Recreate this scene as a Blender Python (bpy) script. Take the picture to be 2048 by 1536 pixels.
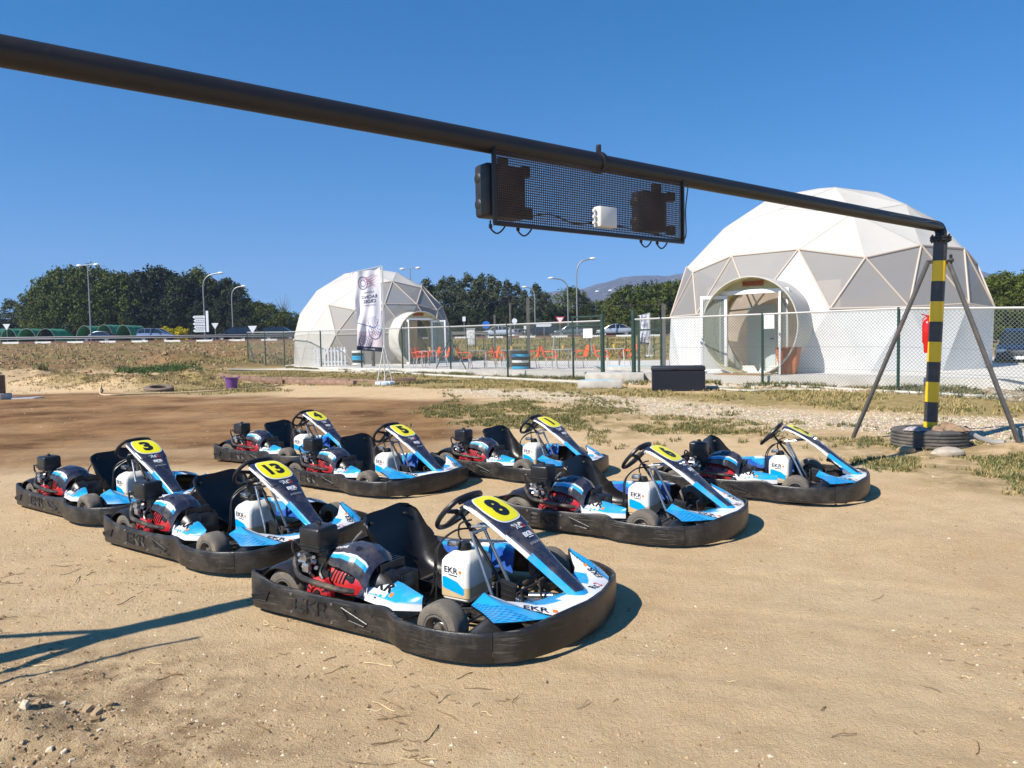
import bpy, bmesh, math, random
import numpy as np
from mathutils import Vector, Matrix
R = math.radians
PI = math.pi
random.seed(7); RNG = np.random.default_rng(11)
for o in list(bpy.data.objects): bpy.data.objects.remove(o)
SC = bpy.context.scene
COL = SC.collection

# ---------------------------------------------------------------- camera
F_PX, PITCH, ROLL, CH = 1500.0, R(3.2), R(1.1), 1.6
cd = bpy.data.cameras.new('camera'); cam = bpy.data.objects.new('camera', cd); COL.objects.link(cam)
cd.sensor_width = 36; cd.lens = 36*F_PX/2048; cd.clip_start = 0.05; cd.clip_end = 20000
FW = Vector((0, math.cos(PITCH), -math.sin(PITCH))); UPV = Vector((0, math.sin(PITCH), math.cos(PITCH))); RT = Vector((1, 0, 0))
cx = RT*math.cos(ROLL) - UPV*math.sin(ROLL)
cy = RT*math.sin(ROLL) + UPV*math.cos(ROLL)
# image-right axis and image-up axis of the rolled camera
ix = RT*math.cos(ROLL) + UPV*math.sin(ROLL)*-1
cam.matrix_world = Matrix(((ix.x, cy.x, -FW.x, 0), (ix.y, cy.y, -FW.y, 0), (ix.z, cy.z, -FW.z, CH), (0, 0, 0, 1)))
SC.camera = cam
# ---------------------------------------------------------------- light
SUN_AZ = (-.79, -.61); SUN_EL = R(43)
world = bpy.data.worlds.new('World'); SC.world = world; world.use_nodes = True
wn = world.node_tree.nodes; wl = world.node_tree.links
bg = wn['Background']; sky = wn.new('ShaderNodeTexSky'); sky.sky_type = 'NISHITA'; sky.sun_disc = False
sky.sun_elevation = SUN_EL; sky.sun_rotation = math.atan2(SUN_AZ[0], SUN_AZ[1])
sky.air_density = 1.0; sky.dust_density = 0.0; sky.ozone_density = 3.0; sky.altitude = 50
tcw = wn.new('ShaderNodeTexCoord'); mpw = wn.new('ShaderNodeMapping'); mpw.inputs['Scale'].default_value = (1, 1, .92); mpw.inputs['Location'].default_value = (0, 0, .11)
wl.new(tcw.outputs['Generated'], mpw.inputs[0]); wl.new(mpw.outputs[0], sky.inputs[0])
hs = wn.new('ShaderNodeHueSaturation'); hs.inputs['Saturation'].default_value = 1.43; hs.inputs['Hue'].default_value = .499
wl.new(sky.outputs[0], hs.inputs['Color']); wl.new(hs.outputs[0], bg.inputs[0]); bg.inputs[1].default_value = 0.105
sd = bpy.data.lights.new('sun', 'SUN'); sd.energy = 5.0; sd.angle = R(.5); sd.color = (1, .93, .83)
sun = bpy.data.objects.new('sun', sd); COL.objects.link(sun)
sv = Vector((SUN_AZ[0]*math.cos(SUN_EL), SUN_AZ[1]*math.cos(SUN_EL), math.sin(SUN_EL)))
sun.rotation_euler = sv.to_track_quat('Z', 'Y').to_euler()
SC.view_settings.view_transform = 'Standard'; SC.view_settings.look = 'None'
SC.view_settings.exposure = 0.56; SC.view_settings.gamma = 1
SC.cycles.max_bounces = 8; SC.cycles.transparent_max_bounces = 16

# ---------------------------------------------------------------- picking points of the place
def ray(u, v):
    a, b = u-1024, v-768; c, s = math.cos(ROLL), math.sin(ROLL)
    x, y = c*a-s*b, s*a+c*b
    return RT*(x/F_PX) + UPV*(-y/F_PX) + FW
def at(u, v, Y):                      # point at ground distance Y seen at (u, v)
    d = ray(u, v); return Vector((0, 0, CH)) + d*(Y/d.y)
def gz(u, v, z):                      # point of height z seen at (u, v)
    d = ray(u, v); return Vector((0, 0, CH)) + d*((z-CH)/d.z)
YP = [-400, 11, 14, 17.3, 20, 27, 31, 38, 42, 50, 60, 75, 87, 130, 200, 9000]
ZP = [0, 0, .08, .25, .27, .28, .33, .40, .45, .66, 1.05, 1.7, 2.3, 2.3, 2.0, 2.0]
def T(x, y):
    z = np.interp(y, YP, ZP)
    w = np.clip((np.asarray(y)-45)/40., 0, 1)
    return z - w*.0075*(np.clip(x, -90, 90)+29)
def gp(u, v):                         # ground point seen at (u, v)
    z = 0.0
    for _ in range(30):
        p = gz(u, v, min(z, 1.55)); z = .5*z + .5*float(T(p.x, p.y))
    p = gz(u, v, z); return p
# ---------------------------------------------------------------- noise (numpy)
def _h(i, j, s):
    n = (i*374761393 + j*668265263 + s*974711) & 0xffffffff
    n = ((n ^ (n >> 13))*1274126177) & 0xffffffff
    return ((n ^ (n >> 16)) & 0xffff)/65535.0
def vnoise(x, y, s=0):
    x = np.asarray(x, float); y = np.asarray(y, float)
    i = np.floor(x).astype(np.int64); j = np.floor(y).astype(np.int64); a = x-i; b = y-j
    a = a*a*(3-2*a); b = b*b*(3-2*b)
    return (_h(i, j, s)*(1-a)+_h(i+1, j, s)*a)*(1-b) + (_h(i, j+1, s)*(1-a)+_h(i+1, j+1, s)*a)*b
def fbm(x, y, o=4, s=0):
    t = 0; k = .5
    for q in range(o): t = t + k*vnoise(x*2**q, y*2**q, s+q*17); k *= .5
    return t
# ---------------------------------------------------------------- materials
def C(h):                             # sRGB 0-255 tuple -> linear
    return tuple(((c/255)/12.92 if c/255 <= .04045 else (((c/255)+.055)/1.055)**2.4) for c in h)
def mat(name, col, rough=.5, metal=0, var=0, vscale=8, bump=0, bscale=40, dirt=0, dirtcol=(.36, .27, .18), dscale=6, spec=.5, coat=0, alpha=1, trans=0, sss=0, attr=None):
    m = bpy.data.materials.new(name); m.use_nodes = True; nt = m.node_tree; n = nt.nodes; l = nt.links; b = n['Principled BSDF']
    b.inputs['Roughness'].default_value = rough; b.inputs['Metallic'].default_value = metal
    b.inputs['Specular IOR Level'].default_value = spec; b.inputs['Coat Weight'].default_value = coat
    b.inputs['Alpha'].default_value = alpha; b.inputs['Transmission Weight'].default_value = trans
    if attr:
        a = n.new('ShaderNodeAttribute'); a.attribute_name = attr; out = a.outputs['Color']
    else:
        rgb = n.new('ShaderNodeRGB'); rgb.outputs[0].default_value = (*col, 1); out = rgb.outputs[0]
    tc0 = n.new('ShaderNodeTexCoord'); oi = n.new('ShaderNodeObjectInfo'); va = n.new('ShaderNodeVectorMath'); va.operation = 'MULTIPLY_ADD'; va.inputs[1].default_value = (37, 53, 71)
    l.new(oi.outputs['Random'], va.inputs[0]); l.new(tc0.outputs['Object'], va.inputs[2])
    class tc: outputs = {'Object': va.outputs[0]}
    if var:
        nz = n.new('ShaderNodeTexNoise'); nz.inputs['Scale'].default_value = vscale; nz.inputs['Detail'].default_value = 6
        l.new(tc.outputs['Object'], nz.inputs['Vector'])
        mr = n.new('ShaderNodeMapRange'); mr.inputs[1].default_value = .3; mr.inputs[2].default_value = .7; mr.inputs[3].default_value = 1-var; mr.inputs[4].default_value = 1+var
        l.new(nz.outputs[0], mr.inputs[0])
        mx = n.new('ShaderNodeMix'); mx.data_type = 'RGBA'; mx.blend_type = 'MULTIPLY'; mx.inputs[0].default_value = 1
        l.new(out, mx.inputs[6]); l.new(mr.outputs[0], mx.inputs[7]); out = mx.outputs[2]
    if dirt:
        nz = n.new('ShaderNodeTexNoise'); nz.inputs['Scale'].default_value = dscale; nz.inputs['Detail'].default_value = 8; nz.inputs['Roughness'].default_value = .7
        l.new(tc.outputs['Object'], nz.inputs['Vector'])
        mr = n.new('ShaderNodeMapRange'); mr.inputs[1].default_value = .47; mr.inputs[2].default_value = .70; mr.inputs[3].default_value = dirt*.12; mr.inputs[4].default_value = dirt
        l.new(nz.outputs[0], mr.inputs[0])
        mx = n.new('ShaderNodeMix'); mx.data_type = 'RGBA'; l.new(mr.outputs[0], mx.inputs[0]); l.new(out, mx.inputs[6]); mx.inputs[7].default_value = (*dirtcol, 1); out = mx.outputs[2]
        ra = n.new('ShaderNodeMapRange'); ra.inputs[3].default_value = rough; ra.inputs[4].default_value = min(1, rough+.5); l.new(mr.outputs[0], ra.inputs[0]); l.new(ra.outputs[0], b.inputs['Roughness'])
    l.new(out, b.inputs['Base Color'])
    if bump:
        nz = n.new('ShaderNodeTexNoise'); nz.inputs['Scale'].default_value = bscale; nz.inputs['Detail'].default_value = 5
        l.new(tc.outputs['Object'], nz.inputs['Vector'])
        bp = n.new('ShaderNodeBump'); bp.inputs['Strength'].default_value = bump; bp.inputs['Distance'].default_value = .02
        l.new(nz.outputs[0], bp.inputs['Height']); l.new(bp.outputs[0], b.inputs['Normal'])
    return m
# ---------------------------------------------------------------- mesh builder
def frame(ax):
    ax = Vector(ax).normalized(); h = Vector((0, 0, 1)) if abs(ax.z) < .9 else Vector((1, 0, 0))
    a = ax.cross(h).normalized(); return a, ax.cross(a), ax
def catm(P, n):
    P = [Vector(p) for p in P]; out = []
    for i in range(len(P)-1):
        p0 = P[max(i-1, 0)]; p1 = P[i]; p2 = P[i+1]; p3 = P[min(i+2, len(P)-1)]
        for k in range(n):
            t = k/n; out.append(.5*((2*p1)+(p2-p0)*t+(2*p0-5*p1+4*p2-p3)*t*t+(3*p1-p0-3*p2+p3)*t**3))
    out.append(P[-1]); return out
class MB:
    def __init__(s): s.v = []; s.f = []; s.m = []; s.c = None
    def add(s, vs, fs, m=0):
        b = len(s.v); s.v += [tuple(p) for p in vs]; s.f += [tuple(i+b for i in f) for f in fs]; s.m += [m]*len(fs); return s
    def box(s, c, d, m=0, rz=0, rx=0, ry=0, bev=0, seg=2, taper=1, M=None):
        bm = bmesh.new(); bmesh.ops.create_cube(bm, size=1)
        for v in bm.verts:
            v.co.x *= d[0]; v.co.y *= d[1]
            if v.co.z > 0: v.co.x *= taper; v.co.y *= taper
            v.co.z *= d[2]
        if bev: bmesh.ops.bevel(bm, geom=list(bm.edges), offset=bev, segments=seg, affect='EDGES', profile=.5)
        X = M if M is not None else Matrix.Translation(c) @ Matrix.Rotation(rz, 4, 'Z') @ Matrix.Rotation(ry, 4, 'Y') @ Matrix.Rotation(rx, 4, 'X')
        bm.verts.index_update()
        s.add([X @ v.co for v in bm.verts], [[v.index for v in f.verts] for f in bm.faces], m); bm.free(); return s
    def rings(s, rs, m=0, caps=True, loop=False):
        n = len(rs[0]); vs = [p for r in rs for p in r]; fs = []
        K = len(rs) if loop else len(rs)-1
        for i in range(K):
            a = i*n; b = ((i+1) % len(rs))*n
            for k in range(n): fs.append((a+k, a+(k+1) % n, b+(k+1) % n, b+k))
        if caps and not loop: fs.append(tuple(reversed(range(n)))); fs.append(tuple(range((len(rs)-1)*n, len(rs)*n)))
        return s.add(vs, fs, m)
    def cyl(s, p0, p1, r0, r1=None, n=12, m=0, caps=True):
        r1 = r0 if r1 is None else r1; p0 = Vector(p0); p1 = Vector(p1); a, b, c = frame(p1-p0)
        return s.rings([[p+(a*math.cos(2*PI*k/n)+b*math.sin(2*PI*k/n))*r for k in range(n)] for p, r in ((p0, r0), (p1, r1))], m, caps)
    def tube(s, P, r, n=8, m=0, loop=False, caps=True):
        P = [Vector(p) for p in P]; rs = []; N = len(P)
        rr = r if isinstance(r, (list, tuple)) else [r]*N
        up = None
        for i, p in enumerate(P):
            d = (P[(i+1) % N]-P[i-1]) if loop else (P[min(i+1, N-1)]-P[max(i-1, 0)])
            d.normalize()
            if up is None: a, b, _ = frame(d)
            else:
                a = (up - d*up.dot(d)).normalized(); b = d.cross(a)
            up = a
            rs.append([p+(a*math.cos(2*PI*k/n)+b*math.sin(2*PI*k/n))*rr[i] for k in range(n)])
        return s.rings(rs, m, caps, loop)
    def lathe(s, c, ax, prof, n=24, m=0, caps=False):       # prof: (radius, offset along axis)
        c = Vector(c); a, b, d = frame(ax)
        return s.rings([[c+d*t+(a*math.cos(2*PI*k/n)+b*math.sin(2*PI*k/n))*max(r, 1e-4) for k in range(n)] for r, t in prof], m, caps)
    def prism(s, P, h, m=0, M=None):                          # polygon P (x,y) extruded in z by h
        n = len(P); X = M or Matrix()
        vs = [X @ Vector((p[0], p[1], 0)) for p in P]+[X @ Vector((p[0], p[1], h)) for p in P]
        fs = [tuple(reversed(range(n))), tuple(range(n, 2*n))]+[(k, (k+1) % n, n+(k+1) % n, n+k) for k in range(n)]
        return s.add(vs, fs, m)
    def grid(s, fn, nu, nv, m=0, mf=None, thick=0, m2=None):
        P = [[Vector(fn(i/nu, j/nv)) for j in range(nv+1)] for i in range(nu+1)]
        W = nv+1; vs = [p for r in P for p in r]; b = len(s.v)
        fs = []; ms = []
        for i in range(nu):
            for j in range(nv):
                fs.append((i*W+j, (i+1)*W+j, (i+1)*W+j+1, i*W+j+1)); ms.append(mf((i+.5)/nu, (j+.5)/nv) if mf else m)
        s.add(vs, fs, m); s.m[-len(ms):] = ms
        if thick:
            N = []
            for i in range(nu+1):
                for j in range(W):
                    du = P[min(i+1, nu)][j]-P[max(i-1, 0)][j]; dv = P[i][min(j+1, nv)]-P[i][max(j-1, 0)]
                    N.append(du.cross(dv).normalized())
            mm = m if m2 is None else m2
            vs2 = [p-n*thick for p, n in zip(vs, N)]; tot = len(vs)
            s.v += [tuple(p) for p in vs2]
            f2 = [tuple(b+tot+k for k in reversed(f)) for f in fs]
            edge = [(i, 0) for i in range(nu+1)]
            def q(a, c): f2.append((b+a, b+c, b+tot+c, b+tot+a))
            for i in range(nu): q((i+1)*W, i*W); q(i*W+nv, (i+1)*W+nv)
            for j in range(nv): q(j, j+1); q(nu*W+j+1, nu*W+j)
            s.f += f2; s.m += [mm]*len(f2)
        return s
    def ball(s, c, r, n=10, m=0, sc=(1, 1, 1)):
        c = Vector(c)
        rs = [[c+Vector((math.cos(2*PI*k/n)*math.sin(t)*r*sc[0], math.sin(2*PI*k/n)*math.sin(t)*r*sc[1], -math.cos(t)*r*sc[2])) for k in range(n)] for t in [PI*(.02+.96*i/(n//2+1)) for i in range(n//2+2)]]
        return s.rings(rs, m)
    def xf(s, M):
        s.v = [tuple(M @ Vector(p)) for p in s.v]; return s
    def build(s, name, mats, parent=None, sharp=35, colors=None, flat=False):
        me = bpy.data.meshes.new(name); me.from_pydata(s.v, [], s.f)
        mats = mats if isinstance(mats, (list, tuple)) else [mats]
        for k in mats: me.materials.append(k)
        me.polygons.foreach_set('material_index', s.m)
        if not flat:
            me.polygons.foreach_set('use_smooth', [True]*len(me.polygons))
            if sharp: me.set_sharp_from_angle(angle=R(sharp))
        if colors is not None:
            ca = me.color_attributes.new('paint', 'FLOAT_COLOR', 'POINT')
            ca.data.foreach_set('color', np.asarray(colors, dtype=np.float32).ravel())
        me.update(); o = bpy.data.objects.new(name, me); COL.objects.link(o)
        if parent: o.parent = parent
        return o
def tag(o, label=None, cat=None, group=None, kind=None):
    if label: o['label'] = label
    if cat: o['category'] = cat
    if group: o['group'] = group
    if kind: o['kind'] = kind
    return o
def empty(name, loc=(0, 0, 0), rz=0):
    o = bpy.data.objects.new(name, None); COL.objects.link(o); o.location = loc; o.rotation_euler = (0, 0, rz); o.empty_display_size = .1; return o
def kids(o): return [c for c in list(COL.objects) if c.parent == o]
_CH = {}
def register(root):
    allo = list(COL.objects); d = {}
    for c in allo:
        if c.parent: d.setdefault(c.parent.name, []).append(c)
    def rec(o): return (o, [rec(c) for c in d.get(o.name, [])])
    return rec(root)
def copy_tree(t, parent=None, skip=()):
    o, ch = t; c = o.copy(); COL.objects.link(c); c.parent = parent
    for k in ch:
        if k[0].name.split('.')[0] not in skip: copy_tree(k, c, skip)
    return c
def text2d(s, size=1, bold=0, shear=0, sx=1, sub=True):
    cu = bpy.data.curves.new('t', 'FONT'); cu.body = s; cu.size = size; cu.offset = bold; cu.shear = shear
    cu.align_x = 'CENTER'; cu.align_y = 'CENTER'; cu.resolution_u = 3; cu.space_character = 1.02
    o = bpy.data.objects.new('t', cu); COL.objects.link(o)
    me = bpy.data.meshes.new_from_object(o)
    if sub:
        bm = bmesh.new(); bm.from_mesh(me); bmesh.ops.triangulate(bm, faces=bm.faces[:])
        for _ in range(4):
            le = [e for e in bm.edges if e.calc_length() > size*.11]
            if not le: break
            bmesh.ops.subdivide_edges(bm, edges=le, cuts=1); bmesh.ops.triangulate(bm, faces=[f for f in bm.faces if len(f.verts) > 3])
        bm.to_mesh(me); bm.free()
    V = [(v.co.x*sx, v.co.y) for v in me.vertices]; Fc = [tuple(p.vertices) for p in me.polygons]
    bpy.data.objects.remove(o); bpy.data.curves.remove(cu); bpy.data.meshes.remove(me)
    xs = [p[0] for p in V]; ys = [p[1] for p in V]; ox = (min(xs)+max(xs))/2; oy = (min(ys)+max(ys))/2
    return [(x-ox, y-oy) for x, y in V], Fc
def put_text(mb, s, size, o, ex, ey, m=0, bold=0, sx=1, shear=0):   # text laid on a plane
    V, Fc = text2d(s, size, bold, shear, sx, False); o = Vector(o); ex = Vector(ex).normalized(); ey = Vector(ey).normalized()
    mb.add([o+ex*x+ey*y for x, y in V], Fc, m); return mb
# ---------------------------------------------------------------- shared materials
M_BUMP = mat('scuffed_black_plastic', (.008, .008, .009),  .34, dirt=.30, dirtcol=(.2, .17, .14), dscale=5, bump=.10, bscale=90)
def add_scratches(m, amt=.5, col=(.16, .145, .125)):
    nt = m.node_tree; n = nt.nodes; l = nt.links; b = n['Principled BSDF']; src = b.inputs['Base Color'].links[0].from_socket
    t0 = n.new('ShaderNodeTexCoord'); oi = n.new('ShaderNodeObjectInfo'); va = n.new('ShaderNodeVectorMath'); va.operation = 'MULTIPLY_ADD'; va.inputs[1].default_value = (17, 29, 31); l.new(oi.outputs['Random'], va.inputs[0]); l.new(t0.outputs['Object'], va.inputs[2])
    mp = n.new('ShaderNodeMapping'); mp.inputs['Scale'].default_value = (2.2, 2.2, 75); mp.inputs['Rotation'].default_value = (0, .03, 0); l.new(va.outputs[0], mp.inputs[0])
    nz = n.new('ShaderNodeTexNoise'); nz.inputs['Scale'].default_value = 3; nz.inputs['Detail'].default_value = 4; l.new(mp.outputs[0], nz.inputs[0]); mr = n.new('ShaderNodeMapRange'); mr.inputs[1].default_value = .56; mr.inputs[2].default_value = .70; l.new(nz.outputs[0], mr.inputs[0])
    n2 = n.new('ShaderNodeTexNoise'); n2.inputs['Scale'].default_value = 7; n2.inputs['Detail'].default_value = 5; l.new(va.outputs[0], n2.inputs[0]); m2 = n.new('ShaderNodeMapRange'); m2.inputs[1].default_value = .42; m2.inputs[2].default_value = .62; m2.inputs[4].default_value = amt; l.new(n2.outputs[0], m2.inputs[0])
    mu = n.new('ShaderNodeMath'); mu.operation = 'MULTIPLY'; l.new(mr.outputs[0], mu.inputs[0]); l.new(m2.outputs[0], mu.inputs[1])
    mx = n.new('ShaderNodeMix'); mx.data_type = 'RGBA'; l.new(mu.outputs[0], mx.inputs[0]); l.new(src, mx.inputs[6]); mx.inputs[7].default_value = (*col, 1); l.new(mx.outputs[2], b.inputs['Base Color'])
add_scratches(M_BUMP, .8)
M_BLK = mat('black_plastic', (.010, .010, .012), .35, dirt=.12, dirtcol=(.2, .17, .13), dscale=9)
M_SEAT = mat('seat_plastic', (.009, .009, .010), .30, spec=.35, dirt=.06, dirtcol=(.16, .14, .12), bump=.05, bscale=90)
M_RUB = mat('tyre_rubber', (.12, .105, .088), .85, dirt=.8, dirtcol=(.30, .245, .18), dscale=7, bump=.2, bscale=120)
M_RIM = mat('wheel_rim', (.30, .28, .25), .4, .7, dirt=.5, dscale=20)
M_NAVY = mat('navy_bodywork', (.012, .018, .045), .22, coat=.3, dirt=.2, dscale=8)
M_PAINT = mat('printed_bodywork', (1, 1, 1), .25, coat=.35, attr='paint', dirt=.24, dirtcol=(.4, .32, .22), dscale=7)
M_WHITE = mat('white_print', (.8, .8, .8), .35)
M_CYAN = mat('cyan_print', (.0, .36, .80), .3)
M_RED = mat('red_engine_paint', (.50, .010, .018), .28, coat=.4, dirt=.25, dscale=12)
M_REDP = mat('red_print', (.6, .03, .03), .35)
M_ORNP = mat('orange_print', (.8, .22, .02), .35)
M_INK = mat('black_ink', (.01, .01, .012), .4)
M_YEL = mat('yellow_number_plate', (.86, .78, .01), .3, dirt=.07)
M_STEEL = mat('bright_steel', (.55, .55, .55), .25, .9, dirt=.3, dscale=20)
M_TUBE = mat('dark_frame_tube', (.03, .03, .032), .35, .4, dirt=.45, dscale=10)
M_TANK = mat('milky_fuel_tank', (.78, .76, .70), .35, var=.05, dirt=.08, dscale=5)
M_FUEL = mat('fuel_tinted_plastic', (.55, .42, .24), .4, var=.1)
NAVY = (.010, .016, .042); WHITE = (.80, .80, .80); CYAN = (.004, .335, .68); BLUE = (.005, .09, .42); GREY = (.25, .26, .28)
GP = 'racing karts parked on the dirt'

def lerp(a, b, t): return a+(b-a)*t
def sstep(a, b, t):
    t = max(0, min(1, (t-a)/(b-a))); return t*t*(3-2*t)
def piece(xs, ys):
    return lambda t: float(np.interp(t, xs, ys))

def make_kart():
    root = empty('go_kart')
    # ---- bumpers: an outline with its own top edge height
    side = [(-.99, -.60, .245), (-1.0, -.63, .25), (-.985, -.66, .25), (-.94, -.678, .247), (-.86, -.682, .232), (-.78, -.682, .212), (-.68, -.682, .205), (-.4, -.682, .198), (-.1, -.682, .202), (.02, -.682, .213), (.08, -.684, .217), (.125, -.692, .212), (.17, -.712, .198), (.22, -.732, .189), (.32, -.742, .186), (.45, -.742, .184), (.58, -.722, .184), (.68, -.690, .186), (.752, -.648, .188)]
    front = [(.7545, -.6465, .188), (.83, -.585, .190), (.89, -.505, .200), (.935, -.41, .216), (.972, -.30, .226), (.998, -.18, .228), (1.012, -.06, .222), (1.014, 0, .220)]
    front = front+[(x, -y, z) for x, y, z in front[-2::-1]]
    rear = [(-1.0, .60, .235), (-1.03, .52, .225), (-1.045, .35, .21), (-1.05, 0, .205), (-1.045, -.35, .21), (-1.03, -.52, .225), (-1.0, -.60, .235)]
    def wall(path, zb=.035, th=.022, n=5):
        P = catm(path, n); mb = MB(); rs = []
        for i, p in enumerate(P):
            d = P[min(i+1, len(P)-1)]-P[max(i-1, 0)]; d.z = 0; d.normalize(); nrm = Vector((d.y, -d.x, 0))   # outward for this winding
            t = p.z; q = Vector((p.x, p.y, 0)); h = t-zb
            prof = [(-.020, zb+.004), (-.006, zb), (-.001, zb+.012), (0, zb+h*.25), (.002, zb+h*.5), (0, zb+h*.8), (-.001, t-.010), (-.006, t-.002), (-th*.6, t), (-th, t-.004), (-th-.003, t-.03), (-th, zb+.02)]
            rs.append([q+nrm*a+Vector((0, 0, z)) for a, z in prof])
        mb.rings(rs); return mb
    for sgn in (1, -1):
        path = [(x, y*sgn, z) for x, y, z in side]
        if sgn < 0: path = path[::-1]
        mb = wall(path)
        yy = -.684*sgn; k = -sgn
        def disc(x, z, r, m): mb.cyl((x, yy-k*.002, z), (x, yy+k*.004, z), r, r*.8, 10, m)
        for x, z in ((-.615, .172), (-.295, .165), (-.615, .068), (-.295, .060)): disc(x, z, .0085, 1); disc(x, z, .004, 2)
        for x, z in ((-.12, .155), (-.0, .150), (-.12, .070), (.0, .065)): disc(x, z, .007, 0)
        for tri in (((-.955, .115), (-.80, .152), (-.83, .095), (-.94, .088)), ((-.215, .160), (-.03, .100), (-.05, .082), (-.165, .098))):
            P3 = [(x, yy+k*.0015, z) for x, z in tri]
            mb.add([P3[0], P3[1], P3[2], P3[3]], [(0, 1, 2, 3) if sgn > 0 else (3, 2, 1, 0)], 2)
            mb.tube([Vector(p)+Vector((0, k*.002, 0)) for p in P3], .0035, 5, 0, loop=True)
        o = mb.build('side_bumper', [M_BUMP, M_STEEL, M_INK], root)
        t = MB()
        for ch, xx in (('E', -.545), ('K', -.455), ('R', -.37)):
            strokes = {'E': [[(-.03, .045), (-.035, -.035), (.03, -.04)], [(-.03, .045), (.03, .04)], [(-.034, .0), (.02, .0)]],
                       'K': [[(-.03, .045), (-.032, -.045)], [(-.03, 0), (.035, .045)], [(-.015, .01), (.035, -.045)]],
                       'R': [[(-.03, -.045), (-.03, .045), (.02, .045), (.03, .025), (.02, .0), (-.03, .0)], [(-.005, 0), (.035, -.045)]]}[ch]
            for st in strokes:
                for off in (-.0045, .0045):
                    t.tube([(xx+k*-1*x*sgn*1+off*.7, yy+k*.0015, .118+z*.85+off) for x, z in [(sgn*a*k*-1*1, b) for a, b in st]], .0028, 5)
        t.build('embossed_lettering', M_BLK, o)
    o = wall(front).build('front_bumper', M_BUMP, root)
    for y0, y1 in ((-.13, -.05), (.05, .13)):
        h = MB()
        h.tube([(1.006-.1*y*y, y, z) for y, z in ((y0, .11), (y0+.01, .135), (y1-.01, .15), (y1, .135), (y1-.02, .105))], .004, 5, 0, loop=True)
        h.add([(1.010-.1*y*y, y, z) for y, z in ((y0, .11), (y0+.01, .135), (y1-.01, .15), (y1, .135), (y1-.02, .105))], [(0, 1, 2, 3, 4)], 1)
        h.build('bumper_slot', [M_BLK, M_INK], o)
    wall(rear).build('rear_bumper', M_BUMP, root)
    # ---- wheels
    def wheel(c, r, w, sgn, rimr):
        t = MB(); a = w/2
        prof = [(rimr, -a*.8), (rimr+.012, -a*.98), (r*.80, -a*1.02), (r*.93, -a*.93), (r*.985, -a*.75), (r, -a*.4), (r*1.003, 0), (r, a*.4), (r*.985, a*.75), (r*.93, a*.93), (r*.80, a*1.02), (rimr+.012, a*.98), (rimr, a*.8)]
        t.lathe(c, (0, 1, 0), prof, 40)
        o = t.build('wheel', M_RUB, root)
        m = MB(); k = -sgn   # outer side towards k*y ; frame axis +y
        s2 = 1 if k > 0 else -1
        rp = [(rimr+.006, s2*a*.86), (rimr+.008, s2*a*.99), (rimr-.002, s2*a*1.0), (rimr-.010, s2*a*.8), (rimr-.014, s2*a*.35), (rimr*.55, s2*a*.30), (.028, s2*a*.42), (.024, s2*a*.75), (.012, s2*a*.78), (.001, s2*a*.78)]
        m.lathe(c, (0, 1, 0), rp, 28)
        for q in range(3):
            an = q*2*PI/3+.4; m.cyl((c[0]+math.cos(an)*.04, c[1]+s2*a*.3, c[2]+math.sin(an)*.04), (c[0]+math.cos(an)*.04, c[1]+s2*a*.55, c[2]+math.sin(an)*.04), .008, None, 6)
        m.cyl((c[0]+rimr*.7, c[1]+s2*a*.35, c[2]), (c[0]+rimr*.8, c[1]+s2*a*1.0, c[2]), .005, None, 6)
        m.build('rim', M_RIM, o)
    for s in (1, -1):
        wheel((.395, -.572*s, .132), .132, .128, s, .07)
        wheel((-.755, -.535*s, .140), .140, .17, s, .068)
        f = MB()      # rear mudguard
        f.grid(lambda u, v, s=s: (-.755-math.cos(R(lerp(-8, 150, u)))*.172*(1+.05*abs(v-.5)), s*lerp(-.645, -.43, v), .14+math.sin(R(lerp(-8, 150, u)))*(.172-.02*abs(2*v-1)**3)), 18, 6, thick=.008)
        f.build('mudguard', M_BLK, root)
    # ---- chassis
    c = MB(); r = .0155
    for s in (1, -1):
        c.tube(catm([(-.90, .30*s, .10), (-.5, .30*s, .075), (0, .30*s, .065), (.35, .27*s, .065), (.6, .17*s, .075), (.86, .15*s, .085)], 4), r, 8)
        c.tube(catm([(-.62, .3*s, .085), (-.60, .50*s, .10), (-.5, .60*s, .11), (0, .61*s, .11), (.08, .57*s, .10), (.1, .3*s, .08)], 4), .012, 8)
        c.tube([(.35, .27*s, .09), (.385, .40*s, .125), (.385, .52*s, .13)], .014, 8)
        c.tube([(.47, .03*s, .13), (.46, .45*s, .12)], .008, 8)
        c.cyl((.385, .45*s, .07), (.375, .45*s, .19), .018)
    c.tube([(.86, -.15, .085), (.86, .15, .085)], r, 8); c.tube([(-.9, -.3, .10), (-.9, .3, .10)], r, 8)
    c.cyl((-.755, -.6, .14), (-.755, .6, .14), .020, None, 12); c.tube([(-.3, -.3, .07), (-.3, .3, .07)], r)
    c.tube([(.2, -.28, .065), (.2, .28, .065)], r)
    c.build('chassis_frame', M_TUBE, root)
    MB().box((.45, 0, .05), (.82, .46, .006), bev=.002).build('floor_tray', M_TUBE, root)
    # ---- seat (offset to the left of the kart)
    sp = catm([(-.625, 0, .515), (-.585, 0, .42), (-.535, 0, .28), (-.46, 0, .135), (-.33, 0, .065), (-.17, 0, .062), (-.03, 0, .100)], 7)
    NS = len(sp)-1
    wf = piece([0, .04, .12, .3, .5, .75, 1], [.175, .215, .235, .225, .205, .195, .175])
    hf = piece([0, .08, .25, .45, .6, .8, 1], [.012, .05, .10, .17, .19, .12, .05])
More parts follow.
